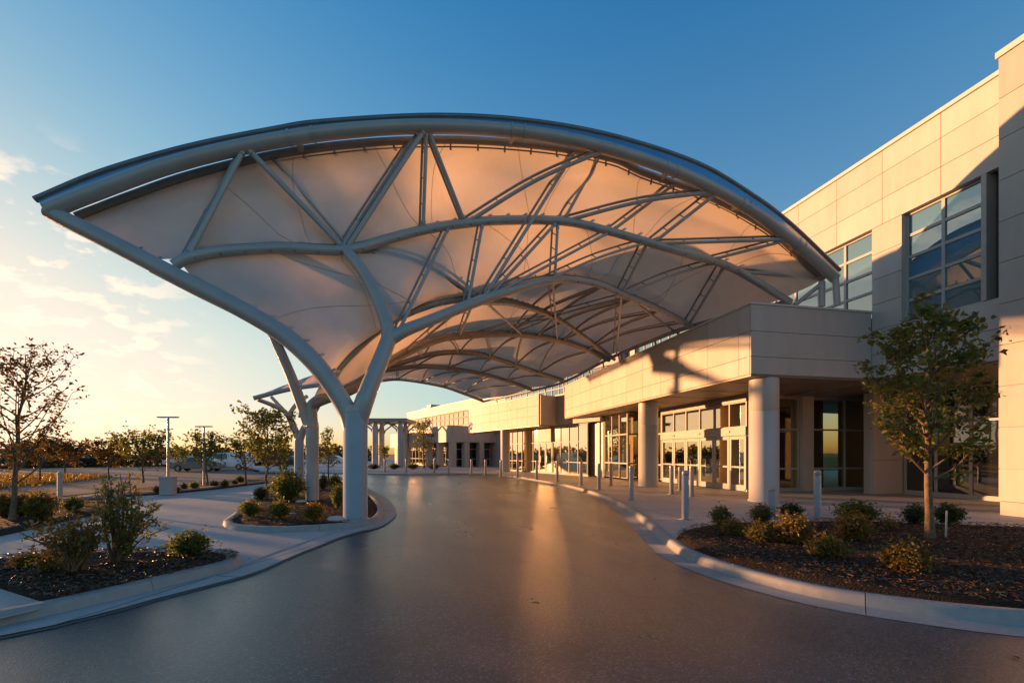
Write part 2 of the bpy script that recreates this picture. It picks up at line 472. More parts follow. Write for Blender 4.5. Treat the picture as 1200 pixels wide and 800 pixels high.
# ------------------------------------------------------------------ planting beds
BEDS = []
def inside(poly, x, y):
    c = False; j = len(poly) - 1
    for i in range(len(poly)):
        xi, yi = poly[i][0], poly[i][1]; xj, yj = poly[j][0], poly[j][1]
        if (yi > y) != (yj > y) and x < (xj - xi) * (y - yi) / (yj - yi) + xi: c = not c
        j = i
    return c
def bed(poly3, z, chips):
    poly = ccw([(p.x, p.y) for p in poly3])
    # gently mounded mulch: concentric rings towards the centroid
    cx = sum(p[0] for p in poly) / len(poly); cy = sum(p[1] for p in poly) / len(poly)
    rows = []
    for k, (s, h) in enumerate(((1, 0), (.97, .03), (.9, .05), (.75, .07), (.5, .085), (.25, .09), (.02, .09))):
        rows.append([W(cx + (p[0] - cx) * s, cy + (p[1] - cy) * s, z + h + (random.uniform(-.008, .008) if k else 0)) for p in poly + poly[:1]])
        if k: rows[-1][-1] = rows[-1][0].copy()
    mb = MB(); mb.grid(rows); kind(mb.build('planting_bed', M['mulch']), 'structure')
    if chips:
        mc = MB(); xs = [p[0] for p in poly]; ys = [p[1] for p in poly]
        n = 0
        while n < chips:
            x = random.uniform(min(xs), max(xs)); y = random.uniform(min(ys), max(ys))
            if not inside(poly, x, y) or math.hypot(x, y) > 19 or random.random() < math.hypot(x, y) / 22: n += .05; continue
            n += 1
            a = random.uniform(0, 6.28); l = random.uniform(.012, .042); w = random.uniform(.002, .0055); zz = z + .075 + random.uniform(0, .025)
            t = random.uniform(-.4, .4); c, sn = math.cos(a), math.sin(a)
            ed = 1 - min(1, math.hypot((x - cx), (y - cy)) / 99)
            mc.add([W(x - c * l + sn * w, y - sn * l - c * w, zz - l * t), W(x + c * l + sn * w, y + sn * l - c * w, zz + l * t),
                    W(x + c * l * .9 - sn * w, y + sn * l * .9 + c * w, zz + l * t + .006), W(x - c * l - sn * w, y - sn * l + c * w, zz - l * t + .006)], [(0, 1, 2, 3)])
        kind(mc.build('mulch_chips', M['chip']), 'stuff')
    return poly
# right bed beside the building: follows the kerb
seg = [p for p in offset_path(right_path, .51)]
i0 = min(range(len(seg)), key=lambda i: (seg[i] - on_ground(793, 630, 0)).length)
i1 = min(range(len(seg)), key=lambda i: (seg[i] - on_ground(1330, 740, 0)).length)
bk = g2([(1330, 630), (1200, 618), (1120, 615), (1000, 611), (900, 612), (850, 613), (815, 618), (798, 624)], 0)
bed([p.copy() for p in seg[i0:i1 + 1:2]] + bk, .0, 15000)
# near-left bed with a raised kerb
nb = g2([(-500, 702), (-200, 668), (0, 654), (60, 647), (170, 645), (255, 646), (281, 650.5), (276, 657), (240, 667), (170, 683), (110, 696), (57, 707), (0, 687), (-120, 676), (-300, 700)], .0)
bed(nb, -.03, 8000)
kb = resample(spline(g2([(-300, 803), (-120, 772), (0, 745), (80, 727), (170, 704), (240, 685), (288, 672), (304, 664), (305, 656), (296, 649)], ROADZ), 8), .15)
NK = [(-.003, ROADZ + .005), (.24, ROADZ + .014), (.26, ROADZ + .03), (.29, -.01), (.31, .012), (.34, .022), (.46, .022), (.475, .008), (.48, -.15)]
sweep_kerb('kerb', kb, 1, NK)
# corner slab between kerb and bed
kind(flat(ccw([(p.x, p.y) for p in g2([(-500, 740), (-300, 715), (-120, 678), (0, 688), (60, 707), (40, 714), (0, 723), (-130, 748), (-300, 778)], .0)]), -.012).build('corner_slab', M['pave']), 'structure')
# island with the canopy columns
isl_px = [(271, 609), (281, 614), (330, 616.5), (393, 613), (428, 608.5), (441, 600), (440, 589), (428, 576), (415, 567), (390, 562), (350, 561), (318, 568), (300, 583), (285, 598)]
isl = spline(g2(isl_px, 0.0) + [on_ground(271, 609, 0)], 5)[:-1]
bed(isl, -.05, 7000)
IK = [(0, -.045), (.005, .0), (.02, .012), (.13, .012), (.16, .0), (.18, -.12)]
isl_c = isl + [isl[0].copy()]
sweep_kerb('kerb', resample(isl_c, .2), 1 if area([(p.x, p.y) for p in isl]) < 0 else -1, IK)
# left-middle bed
lb = g2([(-300, 676), (-100, 642), (0, 626), (60, 613), (115, 601), (143, 591), (120, 583), (60, 585), (0, 590), (-300, 622)], -.06)
bed(lb, -.09, 2500)
# strip along the parking lot
ps = g2([(140, 581), (204, 577), (254, 572), (300, 566.5), (340, 562), (336, 557.5), (300, 560), (254, 565), (204, 569), (150, 573)], -.05)
bed(ps, -.09, 0)
sweep_kerb('kerb', resample(spline(g2([(40, 592), (140, 582), (204, 577.5), (254, 572.5), (300, 567), (342, 562.2)], PAVEZ), 6), .3), 1, [(0, -.11), (.01, .02), (.03, .035), (.15, .035), (.16, -.12)])

# ================================================================== BUILDINGS
F1 = Fr((0, 0), (0, 1))                   # u = y, o = -x
def fx(x): return -x
FY = Fr((0, 0), (-1, 0))                  # walls facing the camera: u = -x, o = -y
def panels(mb, F, us, zs, o, t=.05, gap=.016, back=.12, bev=0.0):
    for a, b in zip(us, us[1:]):
        for c, d in zip(zs, zs[1:]):
            mb.box(F, a + gap / 2, b - gap / 2, o - t, o, c + gap / 2, d - gap / 2)
    mb.box(F, us[0] + .004, us[-1] - .004, o - t - back, o - t - .003, zs[0] + .004, zs[-1] - .004)
def lin(a, b, n): return [a + (b - a) * i / n for i in range(n + 1)]
def window(root, F, us, zs, o, name='window', fm='mullion', gm='glass', w=.06, d=.11, parent=None):
    mb = MB()
    for u in us: mb.box(F, u - w / 2, u + w / 2, o - d, o, zs[0], zs[-1])
    for z in zs:
        for a, b in zip(us, us[1:]): mb.box(F, a + w / 2 + .001, b - w / 2 - .001, o - d + .004, o - .006, max(zs[0], z - w / 2), min(zs[-1], z + w / 2))
    f = root.build(mb, name, M[fm], parent)
    g = MB()
    for a, b in zip(us, us[1:]):
        for c, e in zip(zs, zs[1:]):
            g.box(F, a + .012, b - .012, o - d * .62, o - d * .42, c + .012, e - .012)
    root.build(g, 'glass', M[gm], f)
    return f

# ---------------- main building (upper storey, tower)
XM = 15.3
main = thing('office_building', 'tall two-storey panelled building with blue windows and corner tower behind the entrance block', 'building', (22, 20, 0))
mr = Off(main)
ys_j = [9.2, 10.81, 12.57, 14.27, 16.02, 17.75, 19.5, 21.25, 23, 24.75, 26.5, 28.25, 30, 31.75, 33.5]
mb = MB()
panels(mb, F1, ys_j, [9.27, 10.12, 10.98, 11.72], fx(XM))
piers = [(11.93, 12.93), (20.9, 21.9), (30.4, 31.4)]
for a, b in piers: panels(mb, F1, [a, b], [5.78, 6.65, 7.5, 8.35, 9.27], fx(XM))
panels(mb, F1, [9.2, 10.81, 12.57, 14.27, 16.02, 17.75, 19.5, 21.25, 23, 24.75, 26.5, 28.25, 30, 31.75, 33.5], [4.1, 4.95, 5.78], fx(XM))
mb.box(F1, 9.2, 33.5, -30, fx(XM) - .45, 4.13, 11.6)
mr.build(mb, 'wall', M['panel'])
mb = MB(); mb.box(F1, 9.15, 33.5, fx(XM) - .5, fx(XM) + .06, 11.72, 11.84); mr.build(mb, 'coping', M['coping'])
mb = MB(); mb.box(F1, 9.2, 33.5, -20, fx(XM) - .06, 4.02, 4.1); mr.build(mb, 'soffit', M['soffit'])
zs5 = lin(5.8, 9.25, 5)
window(mr, F1, [9.82, 10.86, 11.9], zs5, fx(XM) - .16, gm='glass_up', w=.09)
window(mr, F1, [9.22, 9.7], [5.8, 7.7, 9.25], fx(XM) - .32, gm='glass_up', fm='mullion_dark', w=.1)
mb = MB(); mb.box(F1, 9.68, 9.8, fx(XM) - .4, fx(XM) + .02, 5.79, 9.26); mr.build(mb, 'window_jamb', M['mullion'])
window(mr, F1, lin(12.95, 20.88, 7), zs5, fx(XM) - .16, gm='glass_up', w=.09)
window(mr, F1, lin(21.92, 30.38, 8), zs5, fx(XM) - .16, gm='glass_up', w=.09)
# tower
XT = 14.9
mb = MB()
panels(mb, F1, [2.2, 4.0, 5.75, 7.5, 9.18], [.36] + lin(1.2, 11.9, 10), fx(XT))
mb.box(F1, 2.3, 9.14, -22, fx(XT) - .18, .0, 11.88)
mb.box(F1, 2.3, 9.16, fx(XT) - .16, fx(XT) - .03, .0, .35)
panels(mb, Fr((0, 2.2), (-1, 0)), [-22, -20, -18.2, -16.6, -14.95], [.36] + lin(1.2, 11.9, 10), 0)
mr.build(mb, 'tower', M['panel2'])
mb = MB(); mb.box(F1, 2.1, 9.22, -22, fx(XT) + .05, 11.9, 12.06); mr.build(mb, 'coping', M['coping'])
# recessed ground floor of the main block
XG = 19.0
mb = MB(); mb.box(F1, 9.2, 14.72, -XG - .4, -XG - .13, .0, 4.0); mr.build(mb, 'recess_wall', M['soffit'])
window(mr, F1, [9.3, 10.2, 11.35, 12.5, 13.6, 14.7], [.12, 2.75, 3.95], -XG, gm='glass_dark', w=.08)
mb = MB(); mb.box(F1, 9.2, 14.75, -XG - .12, -XG + .03, 0, .12); mr.build(mb, 'sill', M['mullion'])
# corner pier
mb = MB(); panels(mb, FY, [-19.05, -17.6], [0, 1.33, 2.66, 4.0], -14.8); mb.box(FY, -19.0, -17.65, -15.25, -14.97, 0, 4.0)
mr.build(mb, 'pier', M['panel'])

# ---------------- entrance block
XF, YF, YE = 10.54, 12.92, 31.8
lob = thing('entrance_block', 'low panelled entrance block with round columns, glass doors and an overhanging fascia', 'building', (13, 18, 0))
lr = Off(lob)
ZB, Z1, Z2, ZT = 4.15, 4.72, 5.54, 6.40
yj = [YF] + [13.48 + 1.665 * i for i in range(11)] + [YE]
mb = MB()
panels(mb, F1, [YF + .053] + yj[1:], [ZB, Z1, Z2, ZT], fx(XF), bev=1)
panels(mb, FY, [-15.27, -(XF + .003)], [ZB, Z1, Z2, ZT], -YF)
panels(mb, Fr((0, YE), (1, 0)), [XF + .06, 12.1, 13.7, 15.2], [ZB, Z1, Z2, ZT], 0)
mb.box(F1, YF + .2, YE - .2, -15.2, fx(XF) - .22, ZB + .02, ZT - .03)
lr.build(mb, 'fascia', M['panel'])
mb = MB()
mb.box(F1, YF - .03, YE + .03, fx(XF) - .3, fx(XF) + .035, ZT, ZT + .06)
mb.box(F1, YF - .03, YF + .3, -15.24, fx(XF) - .303, ZT, ZT + .06)
lr.build(mb, 'coping', M['coping'])
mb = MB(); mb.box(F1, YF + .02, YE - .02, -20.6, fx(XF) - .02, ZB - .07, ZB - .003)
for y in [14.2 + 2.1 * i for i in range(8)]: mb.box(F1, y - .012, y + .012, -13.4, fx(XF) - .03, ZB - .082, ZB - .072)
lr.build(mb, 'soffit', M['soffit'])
for y in [14.3, 16.6, 18.9, 21.2, 23.5, 25.8, 28.1]:
    mb = MB(); mb.lathe((12.3, y, 0), [(.10, ZB - .088), (.10, ZB - .075)], 16); lr.build(mb, 'downlight', M['mullion'])
for (x, y, r) in ((11.42, 13.38, .455), (11.25, 20.9, .47)):
    mb = MB()
    mb.lathe((x, y, 0), [(r + .03, 0), (r + .03, .05), (r, .055), (r, 2.96), (r - .012, 2.97), (r - .012, 2.985), (r, 2.995), (r, ZB - .07)], 48)
    c = lr.build(mb, 'column', M['column'])
# door wall
XD = 13.5
ydoor = [y_on_x(p, XD) for p in (768, 782.5, 799, 818, 840, 861.5, 884)]
ydoor = [23.55, 22.35, 21.2, 20.05, 18.95, 17.88, 16.82]
for a, b in zip(ydoor, ydoor[1:]):
    lo, hi = b, a
    mb = MB(); fw = .13
    mb.box(F1, lo + .015, lo + fw, -XD - .06, -XD, .02, 2.34); mb.box(F1, hi - fw, hi - .015, -XD - .06, -XD, .02, 2.34)
    for z0, z1 in ((.02, .26), (.98, 1.05), (2.2, 2.34)): mb.box(F1, lo + fw + .001, hi - fw - .001, -XD - .055, -XD - .005, z0, z1)
    d = lr.build(mb, 'door', M['mullion'])
    g = MB(); g.box(F1, lo + fw - .01, hi - fw + .01, -XD - .036, -XD - .022, .25, 2.21); lr.build(g, 'glass', M['glass_see'], d)
    h = MB(); hy = hi - .2; h.tube([W(XD - .06, hy, .95), W(XD - .06, hy, 1.35)], .014, 8)
    for z in (.98, 1.32): h.tube([W(XD + .0, hy, z), W(XD - .06, hy, z)], .009, 6)
    lr.build(h, 'handle', M['steel'], d)
mb = MB(); mb.box(F1, 16.8, 23.6, -XD - .12, -XD + .05, 2.36, 2.72); hd = lr.build(mb, 'door_header', M['mullion'])
for y in (17.9, 20.05, 22.3):
    mb = MB(); mb.box(F1, y - .13, y + .13, -XD + .051, -XD + .085, 2.5, 2.58); lr.build(mb, 'door_sensor', M['black'], hd)
window(lr, F1, ydoor[::-1], [2.725, 3.78], -XD, gm='glass_see', w=.07, name='transom_window')
mb = MB(); mb.box(F1, 16.8, 23.6, -XD - .3, -XD + .02, 3.79, ZB - .075); lr.build(mb, 'lintel', M['soffit'])
window(lr, F1, [23.62, 24.5, 25.3], [.1, .95, 2.7, 4.05], -XD, gm='glass_see', w=.08)
# glazed bay further along
window(lr, F1, [25.4, 26.5, 27.6, 28.7], [.1, 1.0, 2.75, 4.05], -12.3, gm='glass', w=.08)
window(lr, FY, [-13.45, -12.35], [.1, 1.0, 2.75, 4.05], -25.38, gm='glass_see', w=.08, fm='mullion_dark')
mb = MB(); mb.box(F1, 28.75, 30.15, -13.2, -12.42, 0, 4.07); lr.build(mb, 'dark_return', M['soffit'])
for y in (28.85, 29.5, 30.12):
    mb = MB(); mb.box(F1, y - .05, y + .05, -12.41, -12.25, 0, 4.07); lr.build(mb, 'mullion', M['mullion'])
# end wall facing the road
window(lr, FY, [-20.2, -18.45, -16.7], [.1, .95, 2.62, 3.95], -16.8, gm='glass_see', w=.07)
window(lr, FY, [-16.05, -15.0, -13.62], [.1, .95, 2.62, 3.95], -16.8, gm='glass_see', w=.07)
mb = MB(); mb.box(FY, -16.65, -16.1, -17.0, -16.62, 0, 4.07); lr.build(mb, 'pier', M['panel'])
mb = MB(); mb.box(FY, -20.2, -13.5, -17.0, -16.78, 3.97, 4.07); lr.build(mb, 'lintel', M['mullion'])
mb = MB(); mb.box(FY, -20.2, -16.66, -16.9, -16.76, 0, .09); lr.build(mb, 'sill', M['mullion'])
mb = MB(); mb.box(FY, -16.09, -13.5, -16.9, -16.76, 0, .09); lr.build(mb, 'sill', M['mullion'])
mb = MB(); mb.box(FY, -20.5, -20.22, -17.0, -14.9, 0, 4.05); lr.build(mb, 'side_wall', M['panel'])
# interior
mb = MB(); mb.box(F1, 17.05, 31.6, -20.65, -20.5, 0, 4.05); mb.box(F1, 31.5, 31.7, -20.5, -13.3, 0, 4.05); mb.box(F1, 21, 21.2, -18.8, -16.2, 0, 4.05)
lr.build(mb, 'interior_wall', M['interior'])
mb = MB(); mb.box(F1, 22.6, 26.2, -16.6, -15.8, 0, 1.1); lr.build(mb, 'reception_counter', M['soffit'])

# ---------------- glazed wing (turned away to the left)
F2 = Fr((11.76, 30.25), (-.284, .9588))
wing = thing('glazed_wing', 'long low wing with a glass curtain wall and sunlit fascia beyond the entrance block', 'building', (9, 38, 0))
wr = Off(wing)
ug = [0.15, 1.25, 2.35, 3.45, 4.5]; ug2 = [6.55, 7.5, 8.45, 9.4, 10.3, 11.2, 12.1, 13.0]
window(wr, F2, ug, [.1, .95, 2.45, 3.66], 0, w=.06)
window(wr, F2, ug2, [.1, .95, 2.45, 3.66], 0, w=.06)
# vestibule door in between
mb = MB(); mb.box(F2, 4.55, 6.5, -.12, .16, 2.5, 3.62); wr.build(mb, 'door_header', M['mullion'])
for a, b in ((4.6, 5.5), (5.53, 6.45)):
    mb = MB()
    for s0, s1 in ((a, a + .09), (b - .09, b)): mb.box(F2, s0, s1, -.05, .02, .02, 2.48)
    for z0, z1 in ((.02, .22), (2.36, 2.48)): mb.box(F2, a + .091, b - .091, -.045, .015, z0, z1)
    d = wr.build(mb, 'door', M['mullion'])
    g = MB(); g.box(F2, a + .08, b - .08, -.02, -.008, .21, 2.37); wr.build(g, 'glass', M['glass'], d)
    h = MB(); h.box(F2, b - .2, b - .17, .025, .06, .9, 1.4); wr.build(h, 'handle', M['steel'], d)
mb = MB(); mb.box(F2, 0, 13.1, -.1, .04, 0, .1); mb.box(F2, 0, 13.1, -.12, .05, 3.66, 3.72); wr.build(mb, 'sill', M['mullion'])
mb = MB()
panels(mb, F2, [3.75 + 1.675 * i for i in range(9)], [3.72, 4.45, 5.2, 5.95], 1.74)
panels(mb, Fr(F2(3.75, 0, 0)[:2], (-F2.Nn.x, -F2.Nn.y)), [-1.68, -.8, .0], [3.72, 4.45, 5.2, 5.95], .0)
panels(mb, F2, [-1.6, .1, 1.9, 3.7], [3.74, 4.45, 5.2, 5.95], .3)
mb.box(F2, -1.2, 17.1, -9, .1, 3.76, 5.9); mb.box(F2, 3.85, 17.1, .1, 1.5, 3.76, 5.9)
wr.build(mb, 'fascia', M['panel'])
mb = MB(); mb.box(F2, 3.7, 17.2, 1.4, 1.79, 5.95, 6.02); mb.box(F2, -1.4, 3.69, .0, .33, 5.95, 6.02); wr.build(mb, 'coping', M['coping'])
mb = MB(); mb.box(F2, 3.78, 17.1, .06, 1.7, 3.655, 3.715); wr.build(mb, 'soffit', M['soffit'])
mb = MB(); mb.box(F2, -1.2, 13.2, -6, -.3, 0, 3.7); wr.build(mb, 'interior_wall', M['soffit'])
p = F2(10.3, 1.15, 0)
mb = MB(); mb.lathe(p, [(.43, 0), (.43, .04), (.41, .05), (.41, 3.66)], 32); wr.build(mb, 'column', M['column'])
# upper floor set back
mb = MB()
panels(mb, F2, lin(.5, 19, 8), [8.3, 9.0, 9.7], -3.2); panels(mb, F2, lin(.5, 19, 8), [6.0, 6.5], -3.2)
mb.box(F2, .5, 19, -9, -3.6, 6.0, 9.6)
wr.build(mb, 'upper_wall', M['panel'])
mb = MB(); mb.box(F2, .4, 19.1, -3.7, -3.14, 9.7, 9.8); wr.build(mb, 'coping', M['coping'])
window(wr, F2, lin(.5, 19, 16), [6.52, 7.4, 8.28], -3.35, gm='glass_up', w=.08)

# ---------------- far wing with square piers
c3 = at(528, 531, 53)
F3 = Fr((c3.x, c3.y), (-.42, .907))
F3c = Fr((c3.x, c3.y), (-F3.Nn.x, -F3.Nn.y)) if False else Fr((c3.x, c3.y), (F3.Nn.x, F3.Nn.y))
far = thing('far_wing', 'distant low wing with square piers and dark shopfront glass at the drive end', 'building', (c3.x, c3.y, 0))
fr_ = Off(far)
mb = MB()
panels(mb, F3, [0, 1.7, 3.4, 5.1, 6.8], [2.9, 3.9, 4.85], 0)
panels(mb, F3c, [-6.4, -4.8, -3.2, -1.6, -.06], [2.9, 3.9, 4.85], 0)
mb.box(F3, .2, 6.7, -6.4, -.2, 2.92, 4.8)
panels(mb, F3, [6.85, 8.6, 10.4, 12.2, 14], [2.4, 3.3, 4.2], 1.6)
panels(mb, Fr(F3(6.85, 0, 0)[:2], (F3.Nn.x, F3.Nn.y)), [.0, 1.55], [2.4, 3.3, 4.2], .0)
mb.box(F3, 6.95, 14, -6, 1.4, 2.42, 4.15)
fr_.build(mb, 'fascia', M['panel2'])
for (u, o) in ((.35, -.45), (.35, -2.2), (.35, -4.3), (3.5, -.5), (6.5, -.5), (9.5, 1.1), (12.5, 1.1)):
    mb = MB(); mb.box(F3, u - .33, u + .33, o - .33, o + .33, 0, 2.9 if u < 6.8 else 2.4); fr_.build(mb, 'pier', M['panel2'])
mb = MB(); mb.box(F3, 1.2, 14, -6, -1.3, 0, 2.9); fr_.build(mb, 'interior_wall', M['soffit'])
window(fr_, F3, lin(1.2, 14, 12), [.08, .9, 2.1, 2.85], -1.15, w=.1, gm='glass', fm='mullion_dark')
window(fr_, Fr(F3(1.1, 0, 0)[:2], (F3.Nn.x, F3.Nn.y)), [-6.2, -5.2, -4.2, -3.2, -2.2, -1.2], [.08, .9, 2.1, 2.85], 0, w=.08, gm='glass_dark')
# ---------------- upper far building
a4 = at(560, 531, 60); b4 = at(477, 531, 83)
F4 = Fr((a4.x, a4.y), (b4.x - a4.x, b4.y - a4.y)); l4 = math.hypot(b4.x - a4.x, b4.y - a4.y)
up = thing('background_building', 'farthest two-storey building with a bright sunlit parapet and ribbon windows', 'building', (a4.x + 5, a4.y + 4, 0))
ur = Off(up)
mb = MB()
panels(mb, F4, lin(-8, l4, 12), [7.5, 8.1, 8.75], 0)
panels(mb, F4, lin(-8, l4, 12), [4.2, 4.9, 5.5], 0)
mb.box(F4, -8, l4 - .01, -12, -.4, 0, 8.7)
panels(mb, Fr(F4(l4, 0, 0)[:2], (-F4.Nn.x, -F4.Nn.y)), [0.05, 2, 4, 6], [4.2, 6.5, 8.75], 0)
ur.build(mb, 'wall', M['panel2'])
mb = MB(); mb.box(F4, -8, l4 + .05, -.5, .05, 8.75, 8.85); ur.build(mb, 'coping', M['coping'])
window(ur, F4, lin(-8, l4 - .4, 22), [5.52, 6.6, 7.48], -.12, w=.22, gm='glass', fm='mullion_dark')
mb = MB(); mb.box(F4, l4 - 5.5, l4 - 1.2, -4.5, -2.2, 8.72, 9.6); mb.box(F4, l4 - 5.0, l4 - 3.2, -4.2, -2.5, 9.6, 10.1); ur.build(mb, 'rooftop_unit', M['panel2'])

# ---------------- small far canopy
sc_p = at(455, 531, 56)
FS = Fr((sc_p.x, sc_p.y), (-CA, SA))     # u to the picture's left, o towards camera
sc = thing('far_canopy', 'small flat roofed canopy on slim columns in front of the distant buildings', 'canopy', (sc_p.x, sc_p.y, 0))
sr = Off(sc)
mb = MB(); mb.box(FS, -2.6, 3.2, -3.5, 1.8, 5.35, 5.62); mb.box(FS, -2.7, 3.3, -3.6, 1.9, 5.62, 5.72); sr.build(mb, 'roof', M['steel_dark'])
for (u, o) in ((1.3, 1.0), (-1.7, 1.0), (1.5, -2.4), (-1.5, -2.4)):
    mb = MB(); pp = FS(u, o, 0); mb.lathe(pp, [(.36, 0), (.36, 4.6), (.22, 5.34)], 20); sr.build(mb, 'column', M['conc'])
    for s in (-1, 1):
        mb = MB(); mb.tube([FS(u, o, 3.4), FS(u + s * .5, o, 4.5), FS(u + s * 1.25, o, 5.1), FS(u + s * 1.75, o, 5.33)], .09, 8); sr.build(mb, 'brace', M['steel_dark'])

# ================================================================== CANOPY
can = thing('entrance_canopy', 'sweeping white fabric canopy on branching steel tree columns arching over the drive', 'canopy', (1.5, 20, 0))
cr = Off(can)
def curve(pts, per=10): return spline([at(*p) for p in pts], per)
def shift(c, d): d = Vector(d); return [p + d for p in c]
def near(c, px, py):
    best = None
    for p in c:
        fx_ = p.x * CA - p.y * SA; fd = p.x * SA + p.y * CA
        q = (CX + F_PX * fx_ / fd, HY - F_PX * (p.z - CAMH) / fd)
        e = (q[0] - px) ** 2 + (q[1] - py) ** 2
        if best is None or e < best[0]: best = (e, p)
    return best[1].copy()
def tube_part(name, pts, r, mat='steel', n=16):
    mb = MB(); mb.tube(pts, r, n); return cr.build(mb, name, M[mat])
def rail(parent, pts, off, r=.045, step=.55, rib_r=.09, mat='steel_dark'):
    mb = MB(); q = resample(shift(pts, off), .4); mb.tube(q, r, 8)
    base = resample(pts, step); top = resample(shift(pts, off), step)
    for a, b in zip(base[1:-1], top[1:-1]): mb.tube([a, b], .026, 6); mb.tube([a.lerp(b, -.45), a.lerp(b, .2)], .038, 6); mb.tube([b, b.lerp(a, -.5)], .03, 6)
    return cr.build(mb, 'clamp_rail', M[mat], parent)

y0 = lambda px: 12.45 + .5 * max(0, min(1, (px - 57) / 920))
R0 = spline([on_y(px, py, y0(px)) for px, py in ((57, 247), (100, 229.5), (200, 193.5), (300, 169), (400, 154), (500, 148.5), (600, 153.5), (700, 171), (800, 204), (880, 246), (940, 291), (979, 326))], 8)
R0b = spline([on_y(px, py, y0(px) + .62) for px, py in ((90, 254), (150, 231), (220, 206.5), (307, 184.5), (380, 172.5), (461, 165.5), (549, 164.5), (643, 172), (718, 186), (754, 202), (816, 224), (879, 255), (915, 280), (965, 327))], 8)
GUT = spline([on_y(px, py, y0(px) + .30) for px, py in ((41, 234), (120, 201.5), (220, 172.5), (320, 152), (380, 143), (508, 136), (616, 141.5), (718, 159.5), (816, 191), (879, 227), (926, 262), (984, 317))], 8)
a0 = tube_part('front_arch', R0, .178, n=20)
mb = MB()
for t in (.24, .265, .492, .508, .70, .715, .82, .83, .92, .93):
    mb = MB(); p = sample(R0, t); q = sample(R0, t + .0022); mb.tube([p, q], .20, 20); cr.build(mb, 'flange_collar', M['steel'], a0)
for t in (.25, .5, .708, .825, .925):
    mb = MB(); p = sample(R0, t)
    b_ = min(R0b, key=lambda q: (q - p).length); mb.tube([p, b_ + (b_ - p) * .25], .085, 12); cr.build(mb, 'connector', M['steel'], a0)
mb = MB(); p = R0[0]; q = R0[1]; dd = (p - q).normalized(); mb.tube([p, p + dd * .02], .19, 24); cr.build(mb, 'end_plate', M['coping'], a0)
b0 = tube_part('inner_arch', R0b, .105, 'steel_dark')
rail(b0, R0b, (0, .06, -.16), .022, .8)
g0 = tube_part('edge_gutter', GUT, .075, 'gutter', 12)
mb = MB(); n = 70
rows = [[sample(R0, i / n) + Vector((0, .05, .15)) for i in range(n + 1)], [sample(GUT, i / n) + Vector((0, -.02, -.03)) for i in range(n + 1)]]
mb.grid(rows); mb.grid([[p + Vector((0, .03, -.01)) for p in r] for r in rows[::-1]]); cr.build(mb, 'edge_flashing', M['strip'])

LT = curve([(57, 247, 10.55), (80, 259, 10.6), (130, 284, 10.68), (200, 320, 10.78), (280, 361, 10.9), (330, 391, 11.0), (368, 425, 11.08), (393, 458, 11.15), (407, 482, 11.2), (414, 505, 11.2)])
mb = MB(); k = len(LT); mb.tube(LT, [.172 + .06 * i / k for i in range(k)], 20); lt = cr.build(mb, 'edge_tube', M['steel'])
sub = [p for p in LT if p.z < 6.9 and p.z > 3.4]
rail(lt, [sample(LT, .16 + .72 * i / 30) for i in range(31)], (.14, .16, .13), .03, .45)

R1 = curve([(203, 311, 10.8), (222, 302, 10.92), (260, 295, 11.2), (330, 291, 11.6), (405, 293, 12.05), (460, 279, 12.7), (500, 269, 13.1), (545, 262, 13.5), (590, 258.5, 13.85), (660, 259.5, 14.3), (710, 270, 14.6), (770, 287, 15.0), (815, 300, 15.3), (860, 315, 15.7), (926, 354, 16.2)])
r1 = tube_part('arch_rib', R1, .125)
rail(r1, R1, (0, .22, .22))
R2 = curve([(456, 398, 11.7), (475, 387, 11.85), (500, 377, 12.15), (560, 353, 12.95), (614, 335, 13.75), (640, 329, 14.2), (666, 327.5, 14.75), (700, 333, 15.3), (732, 346, 16.0), (770, 362, 17.0), (811, 383, 18.4)])
k = len(R2); mb = MB(); mb.tube(R2, [.175 - .075 * min(1, i / k * 1.6) for i in range(k)], 18); r2 = cr.build(mb, 'arch_rib', M['steel'])
rail(r2, R2[len(R2) // 3:], (0, .16, .2))
VT = curve([(395, 433, 11.75), (414, 412, 12.05), (440, 399, 12.4)]); 
D2 = curve([(395, 433, 11.75), (416, 411, 12.05), (440, 390, 12.45), (470, 371, 13.0), (510, 356, 13.6), (545, 350, 14.2), (580, 343, 14.45), (620, 331, 14.8)])
d2 = tube_part('valley_rib', D2, .10, 'steel_dark'); rail(d2, D2, (0, .18, .2))
D1 = curve([(412, 293, 12.2), (450, 297, 12.75), (490, 310, 13.2), (525, 327, 13.6), (556, 347, 13.9)])
d1 = tube_part('diagonal_rib', D1, .07, 'steel_dark'); rail(d1, D1, (0, .15, .18))
R3 = curve([(560, 353, 13.0), (580, 354, 14.4), (606, 357, 16.4), (650, 372, 20.3), (688, 397, 24), (720, 421, 26.8)])
R4 = curve([(366, 474, 15.5), (380, 468, 15.7), (417, 454, 16.5), (456, 424, 18), (509, 399, 20), (547, 393, 21.3), (600, 391, 23), (653, 398, 25), (685, 408, 26), (714, 421, 27)])
R5 = curve([(398, 430, 28.6), (425, 430, 28.6), (456, 430, 28.5), (507, 415.5, 28.3), (555, 414.5, 29), (589, 423, 30.5), (627, 436, 32.5), (662, 447, 34)])
R6 = curve([(402, 441, 33.5), (425, 438, 33.3), (456, 434, 32.7), (500, 430, 33), (557, 437, 34.5), (595, 447, 36), (624, 457, 37)])
RE = curve([(405, 454, 39), (425, 450, 38.5), (448, 446, 38), (472, 445, 38.6), (515, 452, 40.5), (540, 460, 41.8), (566, 470, 43)])
for c, r in ((R3, .1), (R4, .17), (R5, .12), (R6, .11), (RE, .11)):
    o = tube_part('arch_rib', c, r, 'steel_dark'); rail(o, c, (0, .2, .2))
